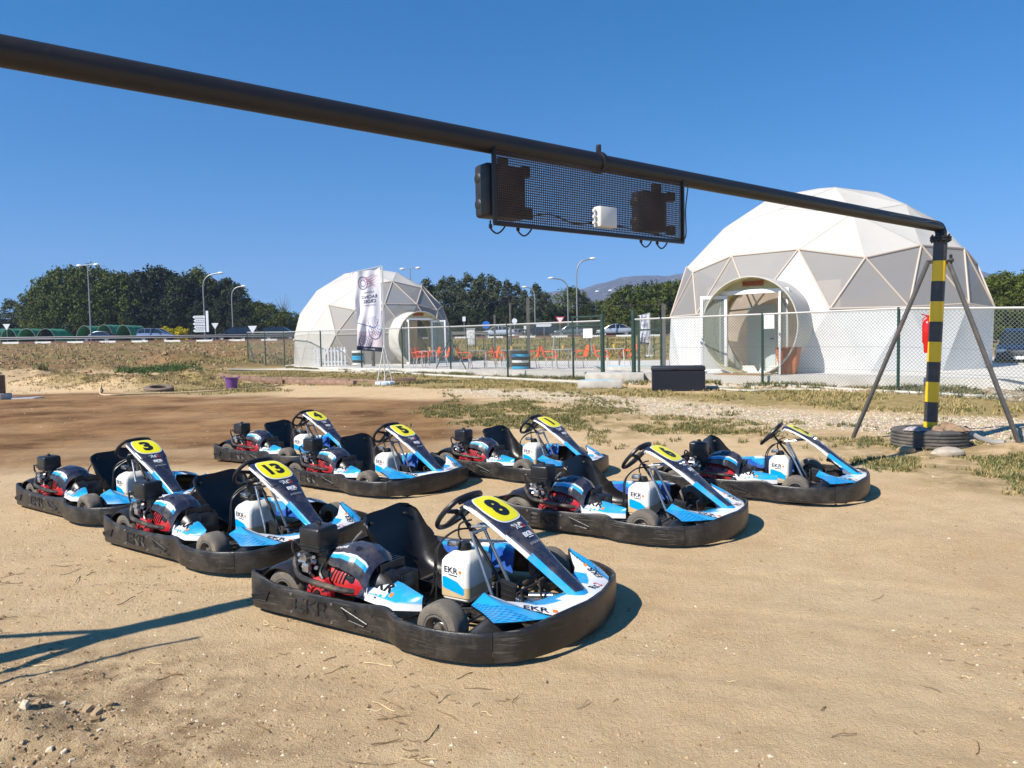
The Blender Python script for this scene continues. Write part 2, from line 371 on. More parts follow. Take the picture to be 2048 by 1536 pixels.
    def seatf(u, v):
        i = min(int(u*NS), NS-1); t = u*NS-i; p = sp[i].lerp(sp[i+1], t); d = (sp[i+1]-sp[i]).normalized(); n = Vector((-d.z, 0, d.x)) * -1
        if n.x < 0 and u < .6: n = -n
        n = Vector((-d.z, 0, d.x)); n = n if (n.x+n.z) > 0 else -n
        bl = sstep(.42, .12, u) if False else (1-sstep(.10, .42, u)); n = (n*(1-bl)+Vector((1, 0, -.05))*bl).normalized()
        w = wf(u); h = hf(u); a = 2*v-1; s_ = 1 if a > 0 else -1; aa = abs(a)
        if aa < .55: y = a/.55*w*.80; k = .06*h*(aa/.55)**3
        else:
            th = (aa-.55)/.45; y = s_*w*(.80+.24*math.sin(min(th, .75)/.75*PI/2)); k = h*(.06+.94*th**1.35)
        return (p.x+n.x*k, .135+y, p.z+n.z*k-(.03*aa**5+.012*(1-aa))*(1-sstep(0, .15, u))+.012*a)
    s = MB(); s.grid(seatf, 42, 26, thick=.007)
    so = s.build('seat', M_SEAT, root)
    b = MB()
    for y in (-.05, .285):
        b = MB(); p = Vector((-.592, y+.02, .44)); b.cyl(p+Vector((-.01, 0, 0)), p+Vector((.024, 0, .006)), .013, .010, 10)
        b.build('seat_bolt', M_BLK, so)
    for y in (-.07, .31):
        st = MB(); st.tube(catm([(-.8, y+.03, .14), (-.72, y, .30), (-.62, y, .40)], 4), .010); st.build('seat_stay', M_STEEL, root)
    # ---- engine on the right
    e = MB()
    e.box((-.40, -.42, .20), (.30, .26, .18), bev=.02); e.box((-.50, -.50, .36), (.07, .09, .12), bev=.01)
    e.cyl((-.12, -.46, .21), (-.12, -.28, .21), .095, None, 24); e.box((-.30, -.42, .10), (.45, .3, .03))
    e.cyl((-.66, -.52, .30), (-.60, -.50, .38), .02); e.box((-.63, -.51, .27), (.07, .07, .10), bev=.01)
    for k in range(7): e.box((-.29+.028*k, -.36, .30), (.012, .2, .10))
    for k in range(10):
        e.box((-.14+.012*k, -.31-.001*k, .215), (.005, .15, .14), bev=.001)
    eng = e.build('engine', M_BLK, root)
    rd = MB()
    def shroud(u, v):
        an = R(lerp(-10, 200, v)); x = lerp(-.54, -.20, u); k = math.sin(PI*min(1, max(0, (u*.9+.05))))**.5
        return (x, -.435-math.cos(an)*.13*(.55+.45*k), .205+math.sin(an)*.155*(.45+.55*k))
    rd.grid(shroud, 14, 16, 0, thick=.006)
    for k in range(5):
        x = -.43+.026*k
        rd.tube([(x+.012*q, -.435-math.cos(R(a))*.131, .206+math.sin(R(a))*.156) for q, a in enumerate((12, 28, 44, 58))], .0045, 5, 1)
    rd.build('fan_shroud', [M_RED, M_BLK], eng)
    rc = MB(); cc = Vector((-.45, -.625, .185))
    rc.lathe(cc, (0, -1, 0), [(.092, -.03), (.092, .0), (.080, .016), (.045, .022), (.04, .012), (.001, .012)], 32, 0)
    for k in range(14):
        an = 2*PI*k/14; rc.box((0, 0, 0), (.036, .006, .009), 1, M=Matrix.Translation(cc+Vector((math.cos(an)*.066, -.020, math.sin(an)*.066))) @ Matrix.Rotation(-an, 4, 'Y'))
    rc.cyl(cc+Vector((0, -.012, 0)), cc+Vector((0, -.026, 0)), .026, .022, 16, 1)
    rc.build('recoil_starter', [M_RED, M_BLK], eng)
    cr = MB(); rg = random.Random(3)
    cr.cyl((-.60, -.60, .36), (-.60, -.54, .36), .028, None, 12); cr.cyl((-.64, -.59, .34), (-.58, -.59, .34), .012, None, 8); cr.box((-.57, -.60, .31), (.05, .03, .05), bev=.004)
    for k in range(9): q = Vector((rg.uniform(-.66, -.50), -.60+rg.uniform(0, .06), rg.uniform(.24, .39))); cr.cyl(q, q+Vector((rg.uniform(-.02, .02), -.02, rg.uniform(-.02, .03))), rg.uniform(.006, .012), None, 6)
    cr.build('carburettor', M_STEEL, eng)
    ab = MB(); ab.box((-.552, -.515, .482), (.172, .165, .125), bev=.022, seg=4); ab.box((-.552, -.515, .418), (.160, .152, .034), bev=.012, seg=2)
    ab.box((-.552, -.515, .437), (.178, .171, .008), bev=.003)
    ab.cyl((-.552, -.515, .54), (-.552, -.515, .556), .022, .018, 14); ab.box((-.552, -.515, .562), (.036, .011, .012), bev=.003)
    ab.cyl((-.55, -.5, .34), (-.55, -.5, .41), .035)
    ab.build('air_filter_box', M_BLK, eng)
    # bodywork over the engine with its stripes
    def cov(u, v):
        x = lerp(-.485, -.15, u); a = 2*v-1
        zt = float(np.interp(u, [0, .15, .4, .7, .88, 1], [.385, .430, .452, .445, .415, .36]))
        hw = float(np.interp(u, [0, .2, .6, 1], [.115, .155, .175, .165])); yc = -.43+.02*u
        fall = .09*abs(a)**3.2+.02*abs(a)
        z = zt-fall*float(np.interp(u, [0, .3, 1], [.6, 1, 1.35]))
        return (x+.02*(1-abs(a)), yc+hw*a*(1-.08*abs(a)**4), z)
    NU, NV = 60, 72; m = MB(); m.grid(cov, NU, NV, 0, thick=.006, m2=1)
    cols = []
    for i in range(NU+1):
        for j in range(NV+1):
            u = i/NU; v = j/NV; col = NAVY
            d = v-(.085+.02*u)
            if u < .93:
                if d < .0: col = (.012, .012, .014)
                elif d < .055: col = CYAN
                elif d < .085: col = WHITE
            e_ = v-.80
            if u < .9 and -.035+.0 < e_ < .0: col = WHITE
            if u < .9 and 0 <= e_ < .10: col = CYAN
            if u < .9 and .10 <= e_ < .14: col = WHITE
            cols.append((*col, 1))
    cols += [(.01, .01, .012, 1)]*(len(m.v)-len(cols))
    co = m.build('engine_cover', [M_PAINT, M_BLK], eng, colors=cols)
    tx = MB(); V, Fc = text2d('SYDLINE', .026, .0006, sx=1.1)
    def S3(fn, u, v, off):
        e1 = 1e-3; p = Vector(fn(u, v)); du = Vector(fn(u+e1, v))-p; dv = Vector(fn(u, v+e1))-p; n = du.cross(dv).normalized(); return p+n*off
    tx.add([S3(cov, .26+x/.34, .27+y*2.9, .006) for x, y in V], Fc, 0)
    tx.build('lettering', M_WHITE, co)
    hol = MB(); hol.cyl(S3(cov, .63, .30, -.002), S3(cov, .63, .30, .0025), .020, .018, 14); hol.build('cover_socket', M_INK, co)
    # duct in front of the cover
    d = MB(); d.grid(lambda u, v: (lerp(-.17, -.05, u), -.40-math.cos(R(lerp(-5, 185, v)))*.120*(1-.30*u), .19+math.sin(R(lerp(-5, 185, v)))*.145*(1-.45*u*u)), 6, 18, thick=.008)
    d.build('air_duct', M_BLK, eng)
    gb = MB(); gb.tube(catm([(-.20, -.60, .225), (-.28, -.64, .238), (-.50, -.645, .255), (-.60, -.63, .265), (-.66, -.60, .30), (-.70, -.56, .345), (-.68, -.50, .365)], 5), .0165, 10)
    gb.build('engine_guard_bar', M_TUBE, eng)
    cb = MB()
    cb.tube(catm([(-.63, -.58, .42), (-.67, -.60, .46), (-.68, -.60, .40), (-.64, -.58, .33), (-.60, -.55, .30)], 5), .008, 6)
    cb.tube(catm([(-.47, -.56, .34), (-.45, -.61, .30), (-.42, -.62, .27)], 4), .010, 6)
    cb.tube(catm([(-.6, -.45, .33), (-.5, -.36, .30), (-.2, -.3, .14), (.1, -.28, .09), (.45, -.2, .12)], 5), .005, 6)
    cb.build('hose', M_BLK, eng)
    mf = MB(); mf.cyl((-.90, -.42, .22), (-.90, -.12, .22), .055, None, 20); mf.tube(catm([(-.5, -.35, .25), (-.7, -.38, .27), (-.88, -.36, .24)], 4), .017); mf.build('exhaust', M_TUBE, eng)
    # ---- side pods
    def podR(u, v):
        x = lerp(-.30, .215, u); y0 = float(np.interp(u, [0, .3, .72, 1], [-.535, -.56, -.595, -.52])); y1 = float(np.interp(u, [0, .06, .27, .6, 1], [-.47, -.435, -.395, -.425, -.505]))
        a = v; z = .208+.070*a*(1-.35*u)+.012*math.sin(PI*a)-.035*(1-sstep(0, .10, a))
        return (x, lerp(y0, y1, a), z-.012*u)
    NU, NV = 60, 30; m = MB(); m.grid(podR, NU, NV, 0, thick=.02, m2=1); cols = []
    for i in range(NU+1):
        for j in range(NV+1):
            u, v = i/NU, j/NV; t = u+.25*v
            col = NAVY if t < .26 else (WHITE if t < .33 else (WHITE if (u < .62 and v > .12) else CYAN))
            if t > .33 and (v > .86 - .2*u or (u > .55 and abs(v-.5) < .5)): col = CYAN
            if v < .08 and t > .3: col = WHITE
            cols.append((*col, 1))
    cols += [(.01, .01, .012, 1)]*(len(m.v)-len(cols))
    po = m.build('side_pod', [M_PAINT, M_BLK], root, colors=cols)
    t = MB(); V, Fc = text2d('EKR', .088, .002, sx=1.1); t.add([S3(podR, .42+x/.5, .52+y*6.6, .005) for x, y in V], Fc, 0)
    t.add([S3(podR, a, b_, .002) for a, b_ in ((.60, .2), (.65, .2), (.65, .38), (.60, .38))], [(0, 1, 2, 3)], 1)
    t.add([S3(podR, a, b_, .002) for a, b_ in ((.40, .06), (.44, .06), (.44, .14), (.40, .14))], [(0, 1, 2, 3)], 0)
    t.add([S3(podR, a, b_, .002) for a, b_ in ((.47, .1), (.51, .1), (.51, .18), (.47, .18))], [(0, 1, 2, 3)], 2)
    t.build('lettering', [M_INK, M_ORNP, M_CYAN], po)
    def podL(u, v):
        x = lerp(-.62, .26, u); a = v
        zt = float(np.interp(u, [0, .2, .6, .9, 1], [.20, .255, .295, .315, .29]))
        y = float(np.interp(a, [0, .25, .85, 1], [.335, .36, .63, .655])); z = float(np.interp(a, [0, .25, .6, .85, 1], [zt-.15, zt, zt-.02, zt-.06, zt-.11]))
        return (x, y, z)
    NU, NV = 70, 40; m = MB(); m.grid(lambda u, v: podL(u, v), NU, NV, 0, thick=.012, m2=1); cols = []
    for i in range(NU+1):
        for j in range(NV+1):
            u, v = i/NU, j/NV; k = v-.45-.18*math.sin(u*7)
            col = CYAN if k < -.12 else (WHITE if k < -.03 else (NAVY if k < .25 else CYAN))
            if u < .35 and v < .3: col = WHITE if (int(u*20) % 3) else NAVY
            if v < .22: col = BLUE if k < -.2 else CYAN
            cols.append((*col, 1))
    cols += [(.01, .01, .012, 1)]*(len(m.v)-len(cols))
    pl = m.build('side_pod', [M_PAINT, M_BLK], root, colors=cols)
    t = MB(); V, Fc = text2d('EKR', .07, .0012, sx=1.15); t.add([S3(podL, .22-x/.88, .62-y*3.2, .003) for x, y in V], Fc, 0); t.build('lettering', M_INK, pl)
    # ---- front fairing
    XO = piece([0, .2, .38, .48, .56], [.985, .972, .905, .82, .70]); XI = piece([0, .10, .22, .34, .46, .56], [.80, .76, .745, .70, .60, .57])
    def ff(u, v):
        y = .56*(2*v-1); ay = abs(y); x = lerp(XI(ay), XO(ay), u)
        zin = float(np.interp(ay, [0, .12, .25, .38, .48, .56], [.205, .205, .215, .25, .315, .27])); zo = .208+.008*math.cos(ay*9)-.01*sstep(.45, .56, ay)
        z = lerp(zin, zo, u**.8)+.012*math.sin(PI*u)
        return (x, y, z)
    NU, NV = 40, 150; m = MB(); m.grid(ff, NU, NV, 0, thick=.02, m2=1); cols = []
    for i in range(NU+1):
        for j in range(NV+1):
            u, v = i/NU, j/NV; y = abs(.56*(2*v-1)); k = y+.13*u
            col = WHITE
            if k > .47:
                col = CYAN
                if ((i//2)+(j//2)) % 2 and (k > .55): col = (.0, .12, .36)
            elif k > .455: col = NAVY
            elif y < .30 and y > .02 and u < .62-(y-.1)*1.2: col = CYAN
            if y < .15 and u > .2: col = WHITE if u > .35 else CYAN
            cols.append((*col, 1))
    cols += [(.01, .01, .012, 1)]*(len(m.v)-len(cols))
    fo = m.build('front_fairing', [M_PAINT, M_BLK], root, colors=cols)
    def fflat(y, x):     # point on fairing by (y, x)
        ay = abs(y); u = (x-XI(ay))/(XO(ay)-XI(ay)); p = Vector(ff(u, (y/.56+1)/2)); p.z += .003; return p
    t = MB(); V, Fc = text2d('EKR', .062, .001, sx=1.2)
    for s in (-1, 1):
        fx = lambda a, b_, s=s: fflat(s*.345 + s*(-.53*a+.85*b_) if s > 0 else .0-.345+(.53*a+.85*b_), .825+(-.85*a-.53*b_ if s > 0 else .85*a-.53*b_))
        fx = (lambda a, b_: fflat(-.345+.53*a+.85*b_, .825+.85*a-.53*b_)) if s < 0 else (lambda a, b_: fflat(.345+.53*a-.85*b_, .825-.85*a-.53*b_))
        t.add([fx(x, y) for x, y in V], Fc, 0)
        t.add([fx(a, b_) for a, b_ in ((.085, -.01), (.11, -.01), (.11, .012), (.085, .012))], [(0, 1, 2, 3)], 1)
        t.add([fx(a, b_) for a, b_ in ((-.0, -.036), (.03, -.036), (.03, -.028), (-.0, -.028))], [(0, 1, 2, 3)], 0)
        t.add([fx(a, b_) for a, b_ in ((.04, -.046), (.065, -.046), (.065, -.038), (.04, -.038))], [(0, 1, 2, 3)], 0)
    V, Fc = text2d('Rt', .07, .001); t.add([fflat(.13+x*.95, .925-y) for x, y in V], Fc, 0)
    V, Fc = text2d('2', .07, .001); t.add([fflat(.185+x*.95, .922-y) for x, y in V], Fc, 2)
    t.build('lettering', [M_INK, M_ORNP, M_REDP], fo)
    for s in (1, -1):
        sk = MB(); sk.grid(lambda u, v, s=s: (lerp(.50, .80, u), s*lerp(.36, .60-.10*u*u, v), .05+.13*math.sin(PI*min(1, .15+u*.75))*(1-.35*v)), 10, 6, thick=.01*s)
        sk.build('lower_fairing', M_BLK, root)
    # ---- steering column, brackets, pedals
    q = MB()
    for y in (-.10, .06):
        q.tube([(.24, y*.8, .50), (.435, y*1.3, .10)], .010, 10)
    q.tube([(.25, -.09, .49), (.25, .06, .49)], .010); q.tube([(.22, -.04, .52), (.52, -.05, .56)], .009); q.tube([(.22, .02, .52), (.52, .02, .56)], .009)
    q.build('steering_support', M_STEEL, root)
    q = MB(); q.cyl((.10, .02, .57), (.46, 0, .10), .011); q.tube([(.16, .0, .52), (.24, -.02, .48)], .012)
    q.build('steering_column', M_BLK, root)
    N_ = Vector((-.74, 0, .67)).normalized(); U_ = Vector((.67, 0, .74)).normalized(); Yv = Vector((0, 1, 0)); c0 = Vector((.085, .02, .598))
    w = MB(); ring = []
    for k in range(36):
        a = 2*PI*k/36; xx = math.cos(a)*.168; yy = math.sin(a)*.160
        if yy > .115: yy = .115+(yy-.115)*.35
        ring.append(c0+Yv*xx+U_*yy)
    w.tube(ring, .0155, 10, loop=True)
    for a in (-PI/2, .15, PI-.15):
        w.tube([c0-N_*.022, c0+(Yv*math.cos(a)+U_*math.sin(a))*.155], [.017, .012], 8)
    w.cyl(c0-N_*.035, c0-N_*.005, .045, .04, 18); w.box((0, 0, 0), (.10, .10, .018), bev=.006, M=Matrix.Translation(c0-N_*.03) @ Matrix((Yv, U_, N_)).transposed().to_4x4())
    w.box((0, 0, 0), (.20, .035, .02), bev=.008, M=Matrix.Translation(c0+U_*.10-N_*.012) @ Matrix((Yv, U_, N_)).transposed().to_4x4())
    w.build('steering_wheel', M_BLK, root)
    for y in (-.10, .10):
        k = MB()
        k.tube([(.62, y-.02, .08), (.60, y-.02, .22), (.60, y+.03, .22)], .008); k.tube([(.45, y, .10), (.66, y, .10)], .006)
        k.build('pedal', M_TUBE, root)
    k = MB()   # grille guard by the pedals
    k.box((.475, -.165, .185), (.012, .025, .16), bev=.003); X = Matrix.Translation((.53, -.15, .205)) @ Matrix.Rotation(R(10), 4, 'Y')
    k.box((0, 0, 0), (.105, .012, .135), bev=.004, M=X)
    for a in range(4): k.box((0, 0, 0), (.085, .018, .006), M=X @ Matrix.Translation((0, 0, -.045+.03*a)))
    k.build('foot_guard', M_BLK, root)
    k = MB(); k.cyl((.48, -.02, .115), (.70, -.10, .12), .022); k.cyl((.52, .10, .11), (.66, .14, .12), .018); k.box((.60, .0, .10), (.10, .09, .05), bev=.01); k.build('brake_cylinder', M_STEEL, root)
    # ---- fuel tank
    def tk(z, sx, sy, cxx=.175, cyy=-.040, n=6):
        r_ = .03; pts = []
        for qx, qy, a0 in ((1, 1, 0), (-1, 1, 90), (-1, -1, 180), (1, -1, 270)):
            for a in range(0, 91, 22): pts.append(Vector((cxx+qx*(sx/2-r_)+r_*math.cos(R(a0+a)), cyy+qy*(sy/2-r_)+r_*math.sin(R(a0+a)), z)))
        return pts
    k = MB(); prof = [(.098, .17, .22), (.112, .195, .25), (.20, .205, .265), (.29, .205, .265), (.33, .20, .255), (.352, .175, .22), (.374, .12, .15), (.382, .09, .10)]
    k.rings([tk(*p) for p in prof]); k.rings([tk(z, .2065, .2665) for z in (.128, .19)], 1, caps=False)
    to = k.build('fuel_tank', [M_TANK, M_FUEL], root)
    k = MB(); k.cyl((.175, -.055, .375), (.175, -.055, .41), .042, .040, 18); k.cyl((.175, -.055, .41), (.175, -.055, .425), .034, .03, 18); k.box((.13, -.10, .425), (.07, .05, .035), 1, bev=.005)
    k.build('tank_cap', [M_BLK, M_STEEL], to)
    k = MB(); ys = -.040-.265/2-.0015
    k.add([(x, ys, z) for x, z in ((.092, .315), (.10, .325), (.235, .318), (.245, .308), (.245, .155), (.235, .145), (.105, .175), (.095, .185))], [(0, 1, 2, 3, 4, 5, 6, 7)], 0)
    pts = [(.095, .185), (.105, .175), (.235, .145), (.245, .155), (.245, .185), (.20, .22), (.15, .235), (.110, .245), (.095, .24)]
    k.add([(x, ys-.001, z) for x, z in pts], [tuple(range(9))], 1)
    put_text(k, 'EKR', .050, (.158, ys-.002, .285), (1, 0, -.08), (0, 0, 1), 2, bold=.0008, sx=1.1)
    k.add([(x, ys-.002, z) for x, z in ((.212, .272), (.230, .270), (.230, .287), (.212, .289))], [(0, 3, 2, 1)], 3)
    k.add([(x, ys-.002, z) for x, z in ((.14, .255), (.20, .249), (.20, .255), (.14, .261))], [(0, 3, 2, 1)], 2)
    k.build('sticker', [M_WHITE, M_CYAN, M_INK, M_ORNP], to)
    k = MB(); k.tube(catm([(.20, .0, .50), (.10, -.06, .48), (.05, -.16, .40), (.05, -.19, .28), (.04, -.20, .16), (.0, -.22, .08)], 6), .006, 6)
    k.tube(catm([(.21, -.02, .50), (.14, -.10, .50), (.075, -.18, .42), (.06, -.185, .26), (.07, -.21, .10)], 6), .005, 6)
    k.tube(catm([(.22, -.04, .56), (.17, -.09, .54), (.15, -.08, .47), (.16, -.07, .44)], 6), .006, 6)
    k.build('cable', M_BLK, root)
    # ---- nose panel carrying the number
    cl = catm([(.175, 0, .652), (.225, 0, .682), (.30, 0, .668), (.42, 0, .612), (.53, 0, .540), (.64, 0, .455), (.76, 0, .358), (.87, 0, .275), (.955, 0, .215)], 8)
    L_ = [0]
    for i in range(1, len(cl)): L_.append(L_[-1]+(cl[i]-cl[i-1]).length)
    LT = L_[-1]; cxs = [p.x for p in cl]; czs = [p.z for p in cl]
    W_ = piece([0, .02, .05, .10, .18, .30, .40, .48, .58, .72, .85, .95, 1], [.080, .110, .128, .142, .150, .150, .140, .122, .100, .082, .072, .066, .046])
    def pan(u, v):
        s_ = u*LT; x = float(np.interp(s_, L_, cxs)); z = float(np.interp(s_, L_, czs)); e1 = .01
        dx = float(np.interp(s_+e1, L_, cxs)-np.interp(s_-e1, L_, cxs)); dz = float(np.interp(s_+e1, L_, czs)-np.interp(s_-e1, L_, czs)); l = math.hypot(dx, dz); nx, nz = -dz/l, dx/l
        a = 2*v-1; w = W_(u); ed = float(np.interp(u, [0, .05, .4, .6, 1], [.028, .034, .046, .055, .045]))
        k = -ed*abs(a)**(5 if u < .42 else 3) - .012*sstep(.05, 0, u)
        return (x+nx*k, w*math.sin(a*PI/2*.86)/math.sin(PI/2*.86), z+nz*k)
    NU, NV = 170, 90; m = MB(); m.grid(pan, NU, NV, 0, thick=.005, m2=1); cols = []
    for i in range(NU+1):
        for j in range(NV+1):
            u, v = i/NU, abs(2*j/NV-1); col = NAVY
            if v > .90: col = WHITE if u < .62 else CYAN
            if .42 < u < .62 and v > .80: col = WHITE
            if u > .60 and v > .66-.10*(u-.6): col = CYAN
            if .45 < u < .62 and .72 < v < .78: col = (.12, .13, .16)
            if u > .93 + .05*(1-v)**.5 - .02: col = CYAN
            if .955 < u and v < .5: col = (.45, .50, .56) if u < .97 and False else col
            if u < .015: col = WHITE
            cols.append((*col, 1))
    cols += [(.01, .01, .012, 1)]*(len(m.v)-len(cols))
    pn = m.build('nose_panel', [M_PAINT, M_BLK], root, colors=cols)
    def PS(x, y, off): # panel coordinates: x across in metres (to the left of the kart), y metres along the panel from its top
        u = y/LT; w = W_(u); a = math.asin(max(-1, min(1, x/w*math.sin(PI/2*.86))))/(PI/2*.86)
        return S3(pan, u, (a+1)/2, off)
    yc = .052*0+.205; hx, hy = .118, .128
    def rr(t, sc, grow):
        a = 2*PI*t; cxn, sn = math.cos(a), math.sin(a); n = 3.4
        x = math.copysign(abs(cxn)**(2/n), cxn)*(hx*sc+grow); y = math.copysign(abs(sn)**(2/n), sn)*(hy*sc+grow)
        x *= 1-.13*(-y/hy if y < 0 else 0)*.9
        return x, y
    pm = MB(); K_ = 56
    for sc, gr, off, mi in ((1, .009, .0022, 0), (1, 0, .0034, 1)):
        vs = [PS(0, yc, off)]; fs = []
        for ri, s_ in enumerate((.35, .7, 1)):
            for t_ in range(K_):
                x, y = rr(t_/K_, s_, gr*s_); vs.append(PS(x, yc+y, off))
        for t_ in range(K_):
            t2 = (t_+1) % K_; fs.append((0, 1+t_, 1+t2))
            for ri in range(2): a = 1+ri*K_; fs.append((a+t_, a+K_+t_, a+K_+t2, a+t2))
        fs = [tuple(reversed(f)) for f in fs]
        pm.add(vs, fs, mi)
    pm.build('number_plate', [M_WHITE, M_YEL], pn)
    t = MB()
    for s_, sz, y, b, sx, mi in (('Rt', .056, .385, .001, 1.1, 0), ('2', .058, .385, .001, 1.1, 1), ('EKR', .040, .455, .0022, 1.15, 0), ('SYDLINE', .021, .520, .0004, 1.25, 2)):
        V, Fc = text2d(s_, sz, b, sx=sx); ox = {'Rt': -.016, '2': .030}.get(s_, 0)
        t.add([PS(x+ox, y-yy, .006) for x, yy in V], Fc, mi)
    t.add([PS(x, y, .006) for x, y in ((.035, .445), (.047, .445), (.047, .458), (.035, .458))], [(0, 1, 2, 3)], 1)
    t.add([PS(x, y, .006) for x, y in ((-.02, .477), (.03, .477), (.03, .482), (-.02, .482))], [(0, 1, 2, 3)], 0)
    t.build('lettering', [M_WHITE, M_REDP, M_BLK if False else mat('grey_print', (.35, .36, .38), .4)], pn)
    def number(s_, parent):
        mb = MB(); V, Fc = text2d(s_, .205 if len(s_) == 1 else .185, .012 if len(s_) == 1 else .009, sx=1.0 if len(s_) == 1 else .92)
        mb.add([PS(x, yc+.004-y, .0052) for x, y in V], Fc, 0); o = mb.build('racing_number', M_INK, parent); return o
    return root, number

kart, number_fn = make_kart()
tree = register(kart)
KP = [('8', -.417, 4.520, -31.8, 'nearest racing kart, number 8 on its yellow plate, in front of all the others'),
      ('13', -2.190, 6.074, -34.9, 'racing kart number 13, directly behind and left of kart 8'),
      ('3', -3.939, 7.615, -35.8, 'leftmost racing kart, number 3 on its yellow plate'),
      ('4', -3.028, 10.542, -31.1, 'racing kart number 4, farthest kart from the camera, behind kart 5'),
      ('5', -1.538, 8.619, -35.8, 'racing kart number 5, between kart 4 and kart 1'),
      ('1', .147, 9.212, -36.8, 'racing kart number 1, its nose behind the seat of kart 6'),
      ('6', .996, 6.537, -32.6, 'racing kart number 6, middle of the right hand row'),
      ('2', 2.638, 7.851, -27.9, 'rightmost racing kart, number 2, nearest the striped post')]
for i, (n, x, y, a, lab) in enumerate(KP):
    k = kart if i == 0 else copy_tree(tree)
    k.location = (x, y, float(T(x, y))); k.rotation_euler = (0, 0, R(a)); tag(k, lab, 'kart', GP)
KARTS = {}
allk = [o for o in COL.objects if o.name.split('.')[0] == 'go_kart']
for (n, *_), k in zip(KP, allk): KARTS[n] = k
for n, k in KARTS.items():
    pn = [c for c in COL.objects if c.parent == k and c.name.startswith('nose_panel')][0]
    number_fn(n, pn)
# ================================================================ THE GROUND
def poly_w(pts): return [tuple(gp(u, v).xy) for u, v in pts]
def sdist(x, y, P):                    # signed distance to a polygon, positive inside
    n = len(P); d = np.full(x.shape, 1e9); ins = np.zeros(x.shape, bool)
    for i in range(n):
        ax, ay = P[i]; bx, by = P[(i+1) % n]; ex, ey = bx-ax, by-ay; l2 = ex*ex+ey*ey+1e-9
        t = np.clip(((x-ax)*ex+(y-ay)*ey)/l2, 0, 1); d = np.minimum(d, np.hypot(x-ax-t*ex, y-ay-t*ey))
        c = ((ay > y) != (by > y)) & (x < (bx-ax)*(y-ay)/((by-ay) if abs(by-ay) > 1e-9 else 1e-9)+ax); ins ^= c
    return np.where(ins, d, -d)
Z_RED = [poly_w([(-300, 795), (300, 785), (560, 790), (900, 800), (1010, 855), (860, 930), (640, 900), (420, 935), (0, 945), (-500, 950)])]
Z_GRAV = [poly_w([(860, 778), (1065, 780), (1229, 795), (1393, 806), (1557, 818), (1700, 826), (2048, 838), (2400, 850), (2400, 895), (2048, 880), (1700, 862), (1475, 847), (1270, 826), (1147, 810), (960, 792)])]
Z_WEED = [poly_w([(930, 800), (1150, 812), (1290, 832), (1475, 850), (1700, 864), (2048, 884), (2500, 905), (2500, 1010), (2048, 995), (1860, 965), (1700, 915), (1540, 880), (1330, 868), (1250, 885), (1110, 850), (960, 850), (830, 830)])]
Z_DRY = [poly_w([(380, 742), (600, 742), (900, 752), (1150, 765), (1400, 785), (1530, 776), (2048, 798), (2600, 815), (2600, 845), (2048, 834), (1700, 822), (1557, 814), (1393, 802), (1229, 792), (1065, 778), (860, 776), (700, 772), (480, 764)]),
         poly_w([(90, 772), (420, 790), (560, 782), (540, 770), (380, 756), (90, 752)])]
Z_TRK = [poly_w([(-400, 742), (60, 742), (120, 752), (40, 764), (120, 780), (300, 792), (-400, 800)])]
Z_LUMP = [[(-90, 34), (-14, 33), (-15, 44), (-15, 60), (-20, 85), (-90, 85)]]
def zone(x, y, Z, soft, wob=.0, s=0):
    d = np.full(x.shape, -1e9)
    for P in Z: d = np.maximum(d, sdist(x, y, P))
    if wob: d = d+wob*(fbm(x/wob/1.5, y/wob/1.5, 3, s)-.45)*2
    return np.clip(d/soft+.5, 0, 1)
MOUNDS = [(gp(115, 768), 1.6, .7, .30), (gp(180, 770), 1.8, .8, .30), (gp(262, 778), 1.5, .7, .36), (gp(375, 770), 1.2, .8, .42), (gp(225, 775), 1.2, .7, .25),
          (gp(330, 728), 1.5, .8, .45), (gp(386, 726), 1.3, .8, .5), (gp(210, 742), 1.1, .6, .35), (gp(130, 740), 2.2, .7, .25), (gp(2080, 905), .8, .5, .10), (gp(10, 1478), .22, .16, .09), (gp(60, 1430), .35, .2, .03)]
def ground_z(x, y):
    z = T(x, y)
    near = np.clip((y+2)/3, 0, 1)
    z = z+(fbm(x*.9, y*.9, 4, 3)-.47)*.035
    z = z+(fbm(x*5, y*5, 4, 9)-.47)*.016
    z = z+(fbm(x*22, y*22, 3, 19)-.44)*.007*np.clip(1.6-y/12, .2, 1)
    rough = np.clip(1-((x+2.6)**2+((y-2.7)*1.2)**2)/2.6, 0, 1)
    z = z+rough*(np.maximum(fbm(x*16, y*16, 3, 5)-.42, 0))*.09
    lz = zone(x, y, Z_LUMP, 3)
    z = z+zone(x, y, Z_RED, 2)*(fbm(x*2.2, y*3.2, 4, 71)-.47)*.05
    z = z+lz*(np.abs(fbm(x*.8, y*.8, 4, 31)-.47)*.55+(fbm(x*2.4, y*2.4, 3, 33)-.45)*.3)
    fl = np.clip((y-44)/6, 0, 1)*np.clip((86-y)/3, 0, 1)
    z = z+fl*(fbm(x*.5, y*.5, 4, 41)-.47)*.35
    for c, a, b, h in MOUNDS: 
        g = np.exp(-((x-c.x)/a)**2-((y-c.y)/b)**2); z = z+g*h*1.3*(.55+.9*fbm(x*3, y*3, 4, 51))
    # tyre tracks sweeping through the foreground on the right
    for off in (0, .42, 1.35, 2.1):
        t = (y-(3.1+off)+.30*(x-.8)+.03*(x-1)**2); z = z-.006*np.exp(-(t/.07)**2)+.003*np.exp(-((np.abs(t)-.12)/.035)**2)*np.clip((x+.5), 0, 1)*near
    return z
